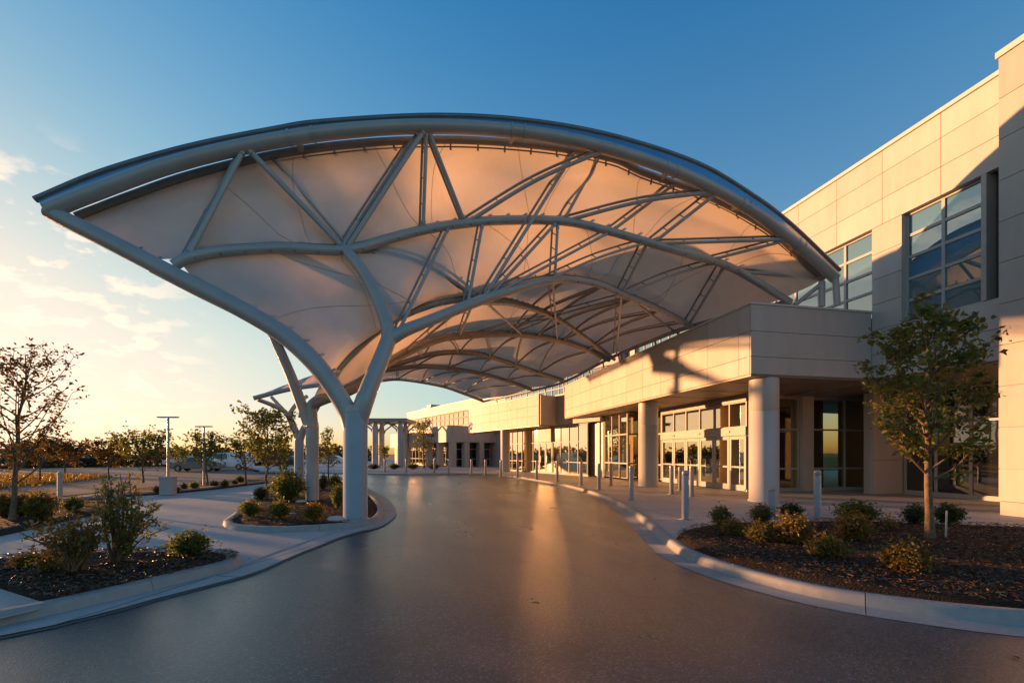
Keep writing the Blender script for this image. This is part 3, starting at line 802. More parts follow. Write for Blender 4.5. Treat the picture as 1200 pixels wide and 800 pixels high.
# landing beam along the roof edge
LB = spline([at(926, 353, 16.2), at(811, 382, 18.5), at(762, 400, 22), at(714, 420, 27.1), at(662, 447, 34.1), at(624, 457.5, 37.2), at(566, 470.5, 43.1)], 6)
tube_part('landing_beam', LB, .09, 'steel_dark')
mb = MB()
for i in range(1, 14):
    p = sample(LB, i / 14); zb = 6.46 if p.y < 31.6 else 6.02
    mb.tube([p, W(p.x + .12, p.y, zb)], .05, 8)
cr.build(mb, 'landing_post', M['steel'])
for pts in (((979, 327, 15.45), (981, 358, 15.45)), ((963, 330, 15.6), (963, 359, 15.6))):
    tube_part('roof_post', [at(*p) for p in pts], .105)
tube_part('roof_brace', [at(932, 357, 15.8), at(962, 333, 15.6)], .07)
tube_part('roof_brace', [at(866, 317, 15.6), at(895, 335, 15.8), at(924, 355, 16.0)], .075)

# membranes
up_ = Vector((0, .2, .24))
R1m = shift(R1, up_)
B2 = curve([(395, 432, 11.9), (416, 408, 12.2), (440, 388, 12.65), (470, 368, 13.2), (510, 353, 13.9), (545, 346, 14.5), (600, 334, 14.9), (666, 321, 15.5), (732, 340, 16.7), (812, 380, 18.6)])

def memb(T, B, Lc, Rc, nu=60, nv=18, bulge=0.0, seams=(), updir=Vector((0, 0, 1)), wave=(.26, 4, .3)):
    T = list(T); B = list(B)
    Lc = [T[0]] + [p for p in Lc] + [B[0]]; Rc = [T[-1]] + [p for p in Rc] + [B[-1]]
    rows = coons(T, B, Lc, Rc, nu, nv, bulge, updir, wave)
    mb = MB(); mb.grid(rows); o = cr.build(mb, 'membrane', M['membrane'])
    if seams:
        for (u0, v0, u1, v1) in seams:
            ms = MB(); pts = []
            for i in range(13):
                t = i / 12; u = u0 + (u1 - u0) * t; v = v0 + (v1 - v0) * t + .0
                a = u * nu; b = v * nv; ia = min(nu - 1, int(a)); ib = min(nv - 1, int(b)); fa = a - ia; fb = b - ib
                p = rows[ib][ia].lerp(rows[ib][ia + 1], fa).lerp(rows[ib + 1][ia].lerp(rows[ib + 1][ia + 1], fa), fb)
                pts.append(p + Vector((0, -.012, -.02)))
            ms.tube(pts, .007, 5); cr.build(ms, 'seam', M['steel'], o)
    return rows
sm1 = [(.05 + .09 * i, 0, .0 + .09 * i + (.05 if i % 2 else -.02), 1) for i in range(1, 11)]
sm1 = [(max(0, min(1, a)), b, max(0, min(1, c)), d) for a, b, c, d in sm1]
memb(shift(R0b, (0, .06, .02)), R1m, [at(118, 271, 10.85), at(150, 287, 10.9), at(185, 304, 10.95)], [at(950, 335, 15.9)], 100, 20, .36, sm1, Vector((0, .5, .8)), (.34, 4.5, .6))
Lw = [near(LT, px, py) + Vector((.06, .12, .06)) for px, py in ((228, 334), (260, 350), (295, 369), (330, 391), (362, 419), (382, 440))]
sm2 = [(a, 0, b, 1) for a, b in ((.1, .22), (.2, .1), (.33, .3), (.42, .47), (.5, .44), (.58, .62), (.68, .66), (.78, .85), (.86, .82))] + [(.0, .5, .2, .8)]
rows2 = memb(R1m, B2, Lw, [at(880, 364, 17.4)], 100, 26, .42, sm2, wave=(.36, 4, 0))
R4m = shift(R4, (0, .2, .26)); R5m = shift(R5, (0, .2, .26)); R6m = shift(R6, (0, .2, .26)); REm = shift(RE, (0, .2, .26))
sm3 = [(a, 0, b, 1) for a, b in ((.25, .4), (.4, .35), (.5, .6), (.62, .58), (.72, .8), (.85, .8))]
memb(B2, R4m, [at(391, 428, 13.8)], [at(768, 398, 22)], 80, 22, .8, sm3, wave=(.4, 4, .5))
memb(R4m, R5m, [at(380, 440, 18), at(391, 423, 22)], [at(690, 433, 30.2)], 50, 14, .7, sm3)
memb(R5m, R6m, [], [at(645, 452, 35.6)], 50, 10, .4)
memb(R6m, REm, [], [at(597, 463, 40)], 50, 10, .4)

# struts traced between the arches
def strut(ca, a, cb, b, r=.055, dbl=.8, bow=0.0):
    p = near(ca, *a); q = near(cb, *b); r *= .84
    mid = p.lerp(q, .5) + Vector((0, 0, bow))
    pts = spline([p, mid, q], 8) if bow else [p, q]
    mb = MB(); mb.tube(pts, r, 12); ln = arc_len(pts)[-1]
    for t0, t1 in ((.16, .24), (ln - .24, ln - .16)): mb.tube([sample(pts, t0 / ln), sample(pts, t1 / ln)], r * 1.28, 12)
    o = cr.build(mb, 'web_strut', M['steel'])
    if dbl:
        off = Vector((-.12, .16, .17)) * dbl
        mb = MB(); mb.tube(shift(pts, off), r * .7, 8)
        for t in (.25, .5, .75): mb.tube([sample(pts, t), sample(pts, t) + off], .018, 6)
        cr.build(mb, 'tie_rod', M['steel_dark'], o)
strut(R0b, (272, 193), R1, (212, 300), .05); strut(R0, (292, 187), R1, (220, 302), .075)
strut(R0, (292, 185), R1, (402, 292), .085); strut(R0b, (318, 184), R1, (410, 292), .04)
strut(R0b, (487, 165), R1, (398, 292), .055); strut(R0, (503, 165), R1, (404, 292), .075)
strut(R0, (504, 160), R1, (494, 270), .06); strut(R0, (506, 160), R1, (546, 261), .07, 1)
strut(R1, (546, 262), R0, (705, 178), .07, 1, .18); strut(R0b, (672, 178), R2, (566, 351), .06)
strut(R0b, (700, 181), R1, (660, 259), .06, 1); strut(R1, (660, 259), R0, (838, 223), .07, 1, .15)
strut(R1, (655, 259), R2, (570, 350), .055); strut(R0, (838, 224), R1, (762, 284), .065, 1)
strut(R0b, (795, 215), R1, (718, 271), .06); strut(R1, (718, 271), R2, (575, 350), .05)
strut(R1, (756, 283), R2, (728, 344), .06, 1); strut(R1, (654, 259), R2, (651, 327), .055, 1)
strut(R1, (850, 311), R2, (808, 382), .06, 1); strut(R0, (925, 280), R1, (832, 305), .06)
strut(R1, (762, 285), R0, (925, 278), .065, 1); strut(R1, (864, 316), R0b, (963, 326), .065, 1)
strut(R1, (756, 283), R2, (640, 328), .05, 1, .1); strut(R1, (842, 309), R2, (734, 346), .055, 1, .1)
strut(R2, (735, 348), LB, (788, 393), .055); strut(R1, (527, 264), R2, (466, 392), .055)
strut(R1, (565, 260), R2, (545, 359), .055); strut(R1, (412, 291), D2, (455, 378), .06)
strut(R2, (728, 345), LB, (722, 418), .05, 1); strut(R2, (648, 328), R4, (655, 398), .045, 1)
strut(R2, (735, 346), R4, (600, 391), .045, 1, .15); strut(R3, (650, 372), R4, (560, 392), .045, 1, .1)
strut(R2, (566, 352), R4, (612, 391), .05, 1); strut(R2, (556, 355), R4, (540, 393), .05); strut(R2, (540, 361), R4, (475, 414), .05)
# bracing over the rear bays
def brace_bay(A, B, n, r=.05):
    for i in range(n):
        u = .12 + .8 * i / n
        for (a, b) in ((u, u + .4 / n), (u + .8 / n, u + .4 / n)):
            p = sample(A, a); q = sample(B, b); mid = p.lerp(q, .5) + Vector((0, 0, .25))
            pts = spline([p, mid, q], 5)
            mb = MB(); mb.tube(pts, r, 8); o = cr.build(mb, 'web_strut', M['steel_dark'])
            mb = MB(); mb.tube(shift(pts, (.1, .1, .14)), r * .55, 6); cr.build(mb, 'tie_rod', M['steel_dark'], o)
brace_bay(R2[len(R2) // 2:], R4[len(R4) * 4 // 7:], 4, .045); brace_bay(R4, R5, 6); brace_bay(R5, R6, 5, .045); brace_bay(R6, RE, 5, .045)

# tree columns
def tree_column(x, y, r, ztop, branches, z0=-.0):
    mb = MB()
    mb.lathe((x, y, 0), [(r + .05, z0 - .05), (r + .05, z0 + .015), (r, z0 + .02), (r, ztop - .05), (r * .985, ztop - .045), (r * .985, ztop - .03), (r, ztop - .02), (r, ztop + .0), (r * .93, ztop + .14)], 40)
    o = cr.build(mb, 'tree_column', M['steel'])
    for pts, rr in branches:
        b = MB(); pts = spline(pts, 8); kk = len(pts)
        b.tube(pts, [rr[0] + (rr[1] - rr[0]) * i / (kk - 1) for i in range(kk)], 22); cr.build(b, 'branch', M['steel'], o)
    return o
c1 = on_ground(416.5, 608, 0); 
ztop1 = at(416, 482, 11.2).z
tree_column(c1.x, c1.y, .285, ztop1, [
    ([W(c1.x + .05, c1.y, ztop1 - .25), at(427, 470, 11.22), at(436, 446, 11.35), at(447, 420, 11.55), at(456, 396, 11.7)], (.235, .19)),
    ([at(449, 414, 11.6), at(455, 396, 11.7), at(452, 376, 11.75), at(440, 345, 11.85), at(423, 315, 11.95), at(404, 292, 12.05)], (.19, .135))])
c2 = on_ground(366, 587, 0); d2_ = 15.6
zt2 = at(366, 500, d2_).z
tree_column(c2.x, c2.y, .205, zt2, [
    ([W(c2.x, c2.y, zt2 - .2), at(357, 484, 15.55), at(340, 438, 15.5), at(318, 388, 15.45)], (.19, .15)),
    ([W(c2.x, c2.y, zt2 - .2), at(365, 486, 15.6), at(365, 476, 15.6), at(374, 468, 15.65), at(384, 466, 15.75)], (.195, .17))])
E2 = curve([(178, 314, 14.2), (230, 341, 14.6), (280, 366, 15.0), (318, 388, 15.4), (345, 408, 15.5), (373, 438, 15.6), (385, 455, 15.7)])
tube_part('edge_tube', E2, .15)
d3 = 30.0
c3_ = at(350.5, 531, d3)
zt3 = at(350, 515, d3).z
tree_column(c3_.x, c3_.y, .29, zt3, [
    ([W(c3_.x, c3_.y, zt3 - .2), at(346, 505, 30), at(338, 486, 29.8)], (.25, .2)),
    ([at(339, 489, 29.8), at(332, 481, 29.6), at(318, 474, 29.2), at(302, 468, 28.6)], (.17, .12)),
    ([at(337, 486, 29.8), at(328, 476, 29.9), at(318, 465, 30)], (.15, .1)),
    ([at(338, 487, 29.8), at(347, 474, 30.4), at(360, 464, 31)], (.15, .12)),
    ([W(c3_.x, c3_.y, zt3 - .2), at(356, 503, 30), at(372, 475, 29.8), at(388, 447, 29.2), at(400, 431, 28.7)], (.25, .14))])
tube_part('edge_tube', spline([at(384, 463, 15.9), at(388, 440, 18.5), at(394, 426, 22.5), at(399, 428, 28.5), at(403, 440, 33.5), at(405, 453, 39)], 6), .12)
E3 = curve([(297, 466.5, 28.4), (318, 461, 28.8), (345, 455, 29.3), (375, 451, 29.8), (410, 447, 30.5)])
tube_part('edge_tube', E3, .14)
memb(shift(curve([(298, 464.5, 28.5), (330, 452, 29.5), (372, 437, 30.5), (415, 425, 31)]), (0, .1, .0)), shift(E3, (0, 0, .1)), [at(298, 465.5, 28.45)], [at(413, 436, 30.8)], 24, 6, .0)

# ================================================================== STREET FURNITURE
def bollard_proto():
    root = empty('bollard')
    mb = MB(); mb.lathe((0, 0, 0), [(.105, 0), (.105, .012), (.082, .014), (.082, 1.04), (.078, 1.045), (.078, 1.06), (.082, 1.065), (.082, 1.15), (.074, 1.175), (.05, 1.185)], 24)
    b = mb.build('post', M['bollard'], root)
    mb = MB(); mb.lathe((0, 0, 0), [(.15, -.005), (.15, .011)], 20); mb.build('base_plate', M['steel_dark'], root)
    return root
BP = bollard_proto(); first = True
bl = [(803, 608, 1.0, 'tall grey steel bollard at the kerbside tip of the planting bed'),
      (958, 606, 1.0, 'grey steel bollard standing behind the planting bed just right of the round corner column'),
      (904, 606, .62, 'short grey bollard half hidden behind the dark shrubs in front of the round corner column'),
      (740, 586, 1.0, 'grey steel bollard by the kerb in front of the second round column'),
      (787, 578.6, .95, 'grey bollard in front of the leftmost entrance doors, between the kerb and the doors'),
      (810.5, 581, .95, 'grey bollard in front of the entrance doors, right behind the tallest bollard'),
      (797, 574, .85, 'dark bollard closest to the entrance door leaves'),
      (702, 573, .97, 'grey bollard by the kerb in front of the dark return wall'),
      (716, 569, .95, 'grey bollard set back from the kerb against the glazed bay left of the round column'),
      (681, 568, 1.0, 'grey bollard by the kerb at the near end of the golden glass curtain wall'),
      (653, 564, 1.0, 'grey bollard by the kerb just right of the glazed wing door'),
      (629, 561.6, 1.0, 'grey bollard by the kerb in front of the glazed wing door'),
      (606.6, 559.3, 1.0, 'grey bollard by the kerb two to the left of the glazed wing door'),
      (587, 557.6, .95, 'distant bollard beside the round column of the glazed wing'),
      (569, 556.2, .95, 'distant bollard just left of the round column of the glazed wing'),
      (552.5, 555.2, .95, 'distant bollard in front of the shaded far wing face'),
      (526, 554, .95, 'distant bollard in front of the corner pier of the far wing'),
      (509, 553.6, .95, 'distant bollard beside the small tree at the far end of the drive'),
      (476, 553.4, .95, 'distant bollard in front of the right column of the small far canopy'),
      (451, 553.4, .95, 'farthest bollard, between the columns of the small far canopy')]
for px, py, s, lab in bl:
    o = BP if first else copy_tree(BP); first = False
    p = on_ground(px, py, 0.0); o.location = p; o.scale = (1, 1, s); tag(o, lab, 'bollard', 'bollards along the sidewalk')

# sunlit post by the left bed
p = on_ground(70, 591, -.08)
post = thing('marker_post', 'sunlit square concrete post beside the left planting bed', 'post', p)
mb = MB(); mb.tube([W(0, 0, -.05), W(0, 0, 1.0)], .085, 4, sm=False); mb.build('post', M['conc'], post)
mb = MB(); mb.lathe((0, 0, 0), [(.10, 1.0), (.10, 1.03), (.03, 1.09)], 4, sm=False); mb.build('cap', M['conc'], post)

# lamps
def lamp(px, py, topy, basew, label, pedestal=True, s=1.0):
    p = on_ground(px, py, -.08); d = p.x * SA + p.y * CA
    zt = at(px, topy, d).z - p.z
    root = thing('street_lamp', label, 'street lamp', p, 'parking lot lamps')
    if pedestal:
        mb = MB(); w = .22
        vs = []
        for z, ww in ((0, w * 1.04), (.03, w), (.62, w), (.66, w * 1.07), (.72, w * 1.07), (.74, w)):
            vs.append([W(a * ww, b * ww, z) for a, b in ((-1, -1), (1, -1), (1, 1), (-1, 1), (-1, -1))])
        mb.grid(vs, sm=False); mb.add(vs[-1][:4], [(0, 1, 2, 3)]); mb.build('pedestal', M['conc'], root)
    mb = MB(); mb.tube([W(0, 0, .0), W(0, 0, zt)], [.055, .042], 12); mb.build('pole', M['steel'], root)
    for sgn in (-1, 1):
        mb = MB(); u = Vector((CA, -SA, 0)) * sgn; v = Vector((SA, CA, 0))
        P = lambda a, b, c: u * a + v * b + Vector((0, 0, c + zt))
        l = .40
        mb.box(P, .05, l, -.09, .09, -.045, .0); mb.box(P, .0, .06, -.03, .03, -.035, -.01)
        h = mb.build('lamp_head', M['steel_dark'], root)
        mb = MB(); mb.box(P, .09, l - .04, -.07, .07, -.052, -.046); mb.build('lens', M['carlamp'], h)
lamp(197, 579, 488, 12, 'twin headed street lamp on a square concrete pedestal beside the plaza')
lamp(239, 570, 499, 8, 'smaller twin headed street lamp without pedestal, behind a little tree', False)

# ================================================================== VEGETATION
def leaf_quad(mb, p, size, rng, up=.3):
    d = Vector((rng.gauss(0, 1), rng.gauss(0, 1), rng.gauss(0, .7) + up * .2)).normalized()
    n = Vector((rng.gauss(0, 1), rng.gauss(0, 1), rng.gauss(0, 1) + .6)).normalized()
    s = d.cross(n)
    if s.length < 1e-3: return
    s.normalize(); nn = s.cross(d)
    l = size * rng.uniform(.7, 1.35); w = l * rng.uniform(.22, .34)
    c = p + d * l * .5 + nn * l * rng.uniform(.03, .2)
    mb.add([p, c + s * w, p + d * l, c - s * w], [(0, 1, 2), (0, 2, 3)])
def make_tree(name, mat_leaf, mat_bark, h, spread, seed, clear=.32, limbs=14, twigs=5, leaves=9, leaf=.09, trunk_r=.05, conical=False, lean=0.0):
    """returns (trunk mesh builder, leaf mesh builder) at the origin"""
    rng = random.Random(seed)
    tb, lb_ = MB(), MB()
    top = Vector((rng.uniform(-.05, .05) * h, rng.uniform(-.05, .05) * h, h * .96))
    ts = []
    for i in range(9):
        t = i / 8; ts.append(Vector((top.x * t + rng.uniform(-.012, .012) * h * (t > 0), top.y * t + rng.uniform(-.012, .012) * h * (t > 0), top.z * t)))
    tb.tube(ts, [trunk_r * (1.35 if i == 0 else 1) * (1 - .9 * (i / 8) ** 1.1) + .004 for i in range(9)], 10)
    for i in range(limbs):
        t = clear + (.93 - clear) * ((i + rng.uniform(-.3, .3)) / limbs); t = max(clear, min(.95, t))
        base = sample(ts, t)
        az = i * 2.4 + rng.uniform(-.5, .5)
        if conical: reach = spread * (1.05 - t) / (1.05 - clear) * rng.uniform(.8, 1.15); rise = reach * rng.uniform(.35, .8)
        else:
            q = (t - clear) / (1 - clear)
            reach = spread * (math.sin(math.pi * min(1, .28 + .72 * q)) ** .8) * rng.uniform(.6, 1.12) + .05 * spread
            rise = reach * rng.uniform(.9, 1.7)
            rise = min(rise, h * 1.0 - base.z + rng.uniform(-.08, .04) * h)
        tip = base + Vector((math.cos(az) * reach, math.sin(az) * reach, rise))
        mid = base.lerp(tip, .5) + Vector((math.cos(az), math.sin(az), 0)) * reach * .10 - Vector((0, 0, rise * .06)) + Vector((rng.gauss(0, 1), rng.gauss(0, 1), rng.gauss(0, 1))) * reach * .05
        lp = spline([base, mid, tip], 4)
        r0 = trunk_r * .42 * (1 - .6 * t)
        tb.tube(lp, [r0 * (1 - .85 * k / (len(lp) - 1)) + .002 for k in range(len(lp))], 6)
        for k in range(twigs):
            u = rng.uniform(.25, 1.0) if k else 1.0
            b = sample(lp, u)
            d = Vector((math.cos(az), math.sin(az), .9)) + Vector((rng.gauss(0, 1), rng.gauss(0, 1), rng.gauss(0, .7)))
            d.normalize(); ln = spread * rng.uniform(.18, .42)
            e = b + d * ln
            tb.tube([b, b.lerp(e, .5) + Vector((0, 0, .03 * ln)), e], [.0045 * h / 4 + .002, .004 * h / 4, .0015], 4, cap=False)
            for m_ in range(leaves):
                w = rng.uniform(.15, 1.08)
                leaf_quad(lb_, b.lerp(e, w) + Vector((rng.gauss(0, 1), rng.gauss(0, 1), rng.gauss(0, 1))) * leaf * .45, leaf, rng)
    return tb, lb_
def plant_tree(p, label, group, name='broadleaf_tree', leafm='leaf_olive', barkm='bark', rz=0, **kw):
    root = thing(name, label, 'tree', p, group); root.rotation_euler.z = rz
    tb, lb_ = make_tree(name, leafm, barkm, **kw)
    tb.build('trunk', M[barkm], root); lb_.build('crown', M[leafm], root)
    return root
def gz(px, py, z): return on_ground(px, py, z)

plant_tree(gz(1090, 634, .03), 'young olive green tree in the mulch bed in front of the dark ground floor glass', 'young trees', h=4.1, spread=.88, seed=11, clear=.27, limbs=30, twigs=9, leaves=12, leaf=.11, trunk_r=.062)
plant_tree(gz(14, 613, -.08), 'sparse bare limbed tree against the sunset at the left edge of the plaza', 'young trees', leafm='leaf_autumn', barkm='bark', h=4.25, spread=1.05, seed=23, clear=.22, limbs=30, twigs=8, leaves=8, leaf=.09, trunk_r=.058)
plant_tree(gz(312, 585, -.0), 'leafy round topped tree in the column island beside the second tree column', 'young trees', h=3.05, spread=.85, seed=5, clear=.34, limbs=22, twigs=7, leaves=12, leaf=.12, trunk_r=.045)
plant_tree(gz(289, 568, -.08), 'low wide tree at the right end of the parking strip', 'young trees', h=2.3, spread=.85, seed=31, clear=.36, limbs=15, twigs=6, leaves=11, leaf=.14, trunk_r=.05)
plant_tree(at(329, 531, 22) - Vector((0, 0, 1.7)), 'small tree behind the shrubs of the column island', 'young trees', h=2.4, spread=.55, seed=32, clear=.34, limbs=14, twigs=5, leaves=9, leaf=.12, trunk_r=.04)
plant_tree(gz(385, 569, -.0), 'slim conical tree between the first and second tree columns', 'young trees', name='conical_tree', h=3.1, spread=.52, seed=41, clear=.3, limbs=30, twigs=4, leaves=8, leaf=.085, trunk_r=.04, conical=True)
plant_tree(gz(243, 570, -.08), 'dark bushy tree beside the smaller street lamp', 'young trees', h=2.5, spread=.95, seed=43, clear=.3, limbs=18, twigs=6, leaves=11, leaf=.13, trunk_r=.045)
plant_tree(at(168, 531, 27) - Vector((0, 0, 1.72)), 'wide olive tree left of the pedestal street lamp', 'young trees', h=2.75, spread=1.45, seed=47, clear=.2, limbs=22, twigs=7, leaves=11, leaf=.16, trunk_r=.05)
plant_tree(at(209, 531, 44) - Vector((0, 0, 1.8)), 'little rounded tree between the two street lamps', 'young trees', h=2.3, spread=.85, seed=53, clear=.3, limbs=14, twigs=5, leaves=9, leaf=.17, trunk_r=.05)
plant_tree(at(127, 531, 30) - Vector((0, 0, 1.75)), 'thin tree rising behind the tall leafy shrub', 'young trees', leafm='leaf_autumn', h=2.5, spread=1.0, seed=59, clear=.3, limbs=22, twigs=6, leaves=11, leaf=.16, trunk_r=.045)
plant_tree(gz(47, 564, -.15), 'hazy small tree in the grass verge right of the sparse tree', 'young trees', leafm='leaf_autumn', h=2.5, spread=.95, seed=61, clear=.35, limbs=20, twigs=6, leaves=12, leaf=.15, trunk_r=.05)
plant_tree(at(76, 531, 40) - Vector((0, 0, 1.8)), 'wide spreading small tree behind the sunlit post', 'young trees', leafm='leaf_autumn', h=2.6, spread=1.8, seed=67, clear=.25, limbs=24, twigs=7, leaves=12, leaf=.21, trunk_r=.06)
plant_tree(at(497, 531, 50) - Vector((0, 0, 1.6)), 'slender tree in front of the distant buildings at the end of the drive', 'young trees', h=5.1, spread=1.05, seed=71, clear=.28, limbs=22, twigs=6, leaves=9, leaf=.2, trunk_r=.09, name='slender_tree')
plant_tree(at(451, 531, 44) - Vector((0, 0, 1.6)), 'very small tree between the columns of the far canopy', 'young trees', h=2.3, spread=.5, seed=72, clear=.5, limbs=10, twigs=5, leaves=9, leaf=.16, trunk_r=.08, name='slender_tree')

def make_shrub(w, h, seed, stems=14, leaves=420, leaf=.055, open_=0.0):
    rng = random.Random(seed); tb, lb_ = MB(), MB()
    for i in range(stems):
        az = i * 2.4 + rng.uniform(-.4, .4); rr = math.sqrt((i + .5) / stems)
        e = Vector((math.cos(az) * w * .5 * rr, math.sin(az) * w * .5 * rr, h * (1.0 - .55 * rr ** 2) * rng.uniform(.8, 1.12)))
        m_ = Vector((e.x * .42, e.y * .42, e.z * .5))
        sp = spline([Vector((e.x * .08, e.y * .08, -.03)), m_, e], 4)
        tb.tube(sp, [.007 * (h / .5) ** .5 * (1 - .7 * k / (len(sp) - 1)) for k in range(len(sp))], 5, cap=False)
        for k in range(leaves // stems):
            t = rng.uniform(.3 + .25 * open_, 1.05)
            p = sample(sp, min(1, t)) + Vector((rng.gauss(0, 1), rng.gauss(0, 1), rng.gauss(0, .8))) * (.095 * w * (1 - .6 * open_) + .01)
            p.z = max(.015, p.z)
            leaf_quad(lb_, p, leaf, rng, .8)
    return tb, lb_
SHRUB = {}
def shrub_proto(key):
    w, h, seed, st, lv, lf, mat, op = {
        'dark0': (1, .95, 101, 30, 2400, .095, 'leaf_dark', 0), 'dark1': (1, .9, 102, 28, 2200, .095, 'leaf_dark', 0),
        'gold0': (1, .8, 103, 32, 2200, .10, 'leaf_gold', 0), 'gold1': (1, .78, 104, 30, 2000, .105, 'leaf_gold', 0), 'gold2': (1, .85, 105, 34, 2400, .10, 'leaf_gold', 0),
        'olive0': (1, .85, 106, 34, 2400, .10, 'leaf_olive', 0), 'olive1': (1, 1.0, 107, 36, 2600, .09, 'leaf_olive', .1), 'spiky': (1, 1.0, 108, 26, 420, .12, 'leaf_gold', .6)}[key]
    tb, lb_ = make_shrub(w, h, seed, st, lv, lf, op)
    root = empty('shrub'); tb.build('stem', M['bark_dark'], root); lb_.build('foliage', M[mat], root); return root
def shrub(px, by, wpx, hpx, key, label, z=.05, group='shrubs in the planting beds'):
    p = on_ground(px, by, z); d = p.x * SA + p.y * CA
    if key in SHRUB: o = copy_tree(SHRUB[key])
    else: o = SHRUB[key] = shrub_proto(key)
    hh = {'dark0': .95, 'dark1': .9, 'gold0': .8, 'gold1': .78, 'gold2': .85, 'olive0': .85, 'olive1': 1, 'spiky': 1}[key]
    w = wpx * d / F_PX / 1.12; h = hpx * d / F_PX / hh / 1.08
    o.scale = (w, w, h); o.location = p; o.rotation_euler.z = random.uniform(0, 6.28); tag(o, label, 'shrub', group)
q = lambda x, y: (780 + x / 2.857, 560 + y / 2.857)
for (x, y, w, h, k, lab) in (
    (185, 157, 76, 70, 'dark0', 'round dark green shrub at the tip of the right bed beside the tall bollard'),
    (225, 192, 86, 58, 'gold0', 'low golden shrub in front of the dark shrub at the tip of the right bed'),
    (318, 151, 78, 68, 'dark1', 'round dark green shrub in front of the short bollard'),
    (315, 216, 92, 66, 'gold1', 'low golden shrub below the short bollard in the right bed'),
    (420, 128, 84, 48, 'dark0', 'dark shrub on the far edge of the right bed just right of the short bollard'),
    (425, 222, 126, 108, 'gold2', 'large golden shrub in front of the round corner column and the short bollard'),
    (640, 150, 140, 74, 'olive0', 'wide reddish olive shrub at the back of the right bed below the end wall window'),
    (626, 212, 126, 100, 'gold2', 'bushy golden green shrub in the middle of the right bed'),
    (545, 270, 124, 86, 'gold0', 'pale golden shrub lowest in the middle of the right bed'),
    (748, 180, 68, 62, 'spiky', 'small spiky shrub standing alone between the middle shrubs and the young tree'),
    (833, 153, 78, 70, 'dark1', 'round dark shrub just left of the young tree trunk'),
    (945, 154, 94, 76, 'dark0', 'round dark shrub just right of the young tree trunk'),
    (805, 316, 156, 108, 'gold1', 'biggest golden shrub nearest the road, in front of the young tree')):
    a, b = q(x, y); shrub(a, b, w / 2.857, h / 2.857, k, lab)
q = lambda x, y: (260 + x / 5.714, 480 + y / 5.714)
for (x, y, w, h, k, lab) in (
    (185, 712, 150, 108, 'olive0', 'round shrub at the left tip of the column island'),
    (390, 722, 150, 118, 'olive0', 'round shrub at the front of the column island left of the white stone'),
    (615, 737, 155, 120, 'gold2', 'golden green shrub at the front of the column island between the two columns'),
    (262, 596, 95, 88, 'dark0', 'dark shrub beside the thin tree trunk on the column island'),
    (440, 615, 240, 225, 'olive1', 'tall dense shrub left of the second tree column'),
    (775, 660, 95, 165, 'olive1', 'upright shrub partly hidden behind the front tree column'),
    (760, 530, 95, 100, 'olive0', 'shrub at the back of the column island right of the conical tree'),
    (678, 535, 70, 110, 'dark1', 'dark shrub behind the second tree column')):
    a, b = q(x, y); shrub(a, b, w / 5.714, h / 5.714, k, lab, .02)
q = lambda x, y: (x / 3.75, 560 + y / 3.75)
for (x, y, w, h, k, lab) in (
    (830, 345, 185, 112, 'olive0', 'rounded shrub at the right end of the near left bed'),
    (205, 425, 150, 110, 'spiky', 'low golden sprig at the front of the near left bed'),
    (120, 395, 120, 70, 'gold1', 'low golden shrub at the left end of the near left bed'),):
    a, b = q(x, y); shrub(a, b, w / 3.75, h / 3.75, k, lab, .02)
for (x, y, w, h, k, lab) in (
    (20, 172, 120, 112, 'gold2', 'backlit golden shrub left of the sparse tree trunk'),
    (100, 168, 120, 108, 'gold2', 'backlit golden shrub just right of the sparse tree trunk'),
    (182, 180, 130, 125, 'gold1', 'backlit golden shrub left of the sunlit post'),
    (325, 146, 92, 66, 'olive0', 'dark shrub right of the sunlit post'),):
    a, b = q(x, y); shrub(a, b, w / 3.75, h / 3.75, k, lab, -.03)
q = lambda x, y: (150 + x / 8, 480 + y / 8)
for (x, y, w, h, k, lab) in (
    (275, 775, 95, 70, 'dark0', 'dark shrub just left of the lamp pedestal'), (455, 768, 80, 50, 'dark1', 'low dark shrub just right of the lamp pedestal'),
    (525, 752, 62, 75, 'dark0', 'narrow dark shrub second right of the lamp pedestal'), (622, 745, 95, 75, 'olive0', 'olive shrub left of the smaller lamp foot'),
    (805, 722, 95, 62, 'dark1', 'dark shrub right of the small lamp and its tree'), (910, 722, 85, 65, 'olive0', 'olive shrub in the parking strip between the small lamp and the low wide tree'),
    (1000, 704, 60, 50, 'dark0', 'small dark shrub left of the low wide tree'), (1050, 682, 85, 62, 'olive0', 'shrub behind the trunk of the low wide tree')):
    a, b = q(x, y); shrub(a, b, w / 8, h / 8, k, lab, -.03, 'shrubs in the parking strip')
for px, k, lab in ((438, 'dark0', 'far shrub left of the small far canopy columns'), (462, 'dark1', 'far shrub between the small far canopy columns'), (484, 'olive0', 'far shrub left of the slender tree'), (508, 'dark0', 'far shrub right of the slender tree')):
    shrub(px, 549.5, 15, 7, k, lab, 0.0, 'shrubs at the end of the drive')

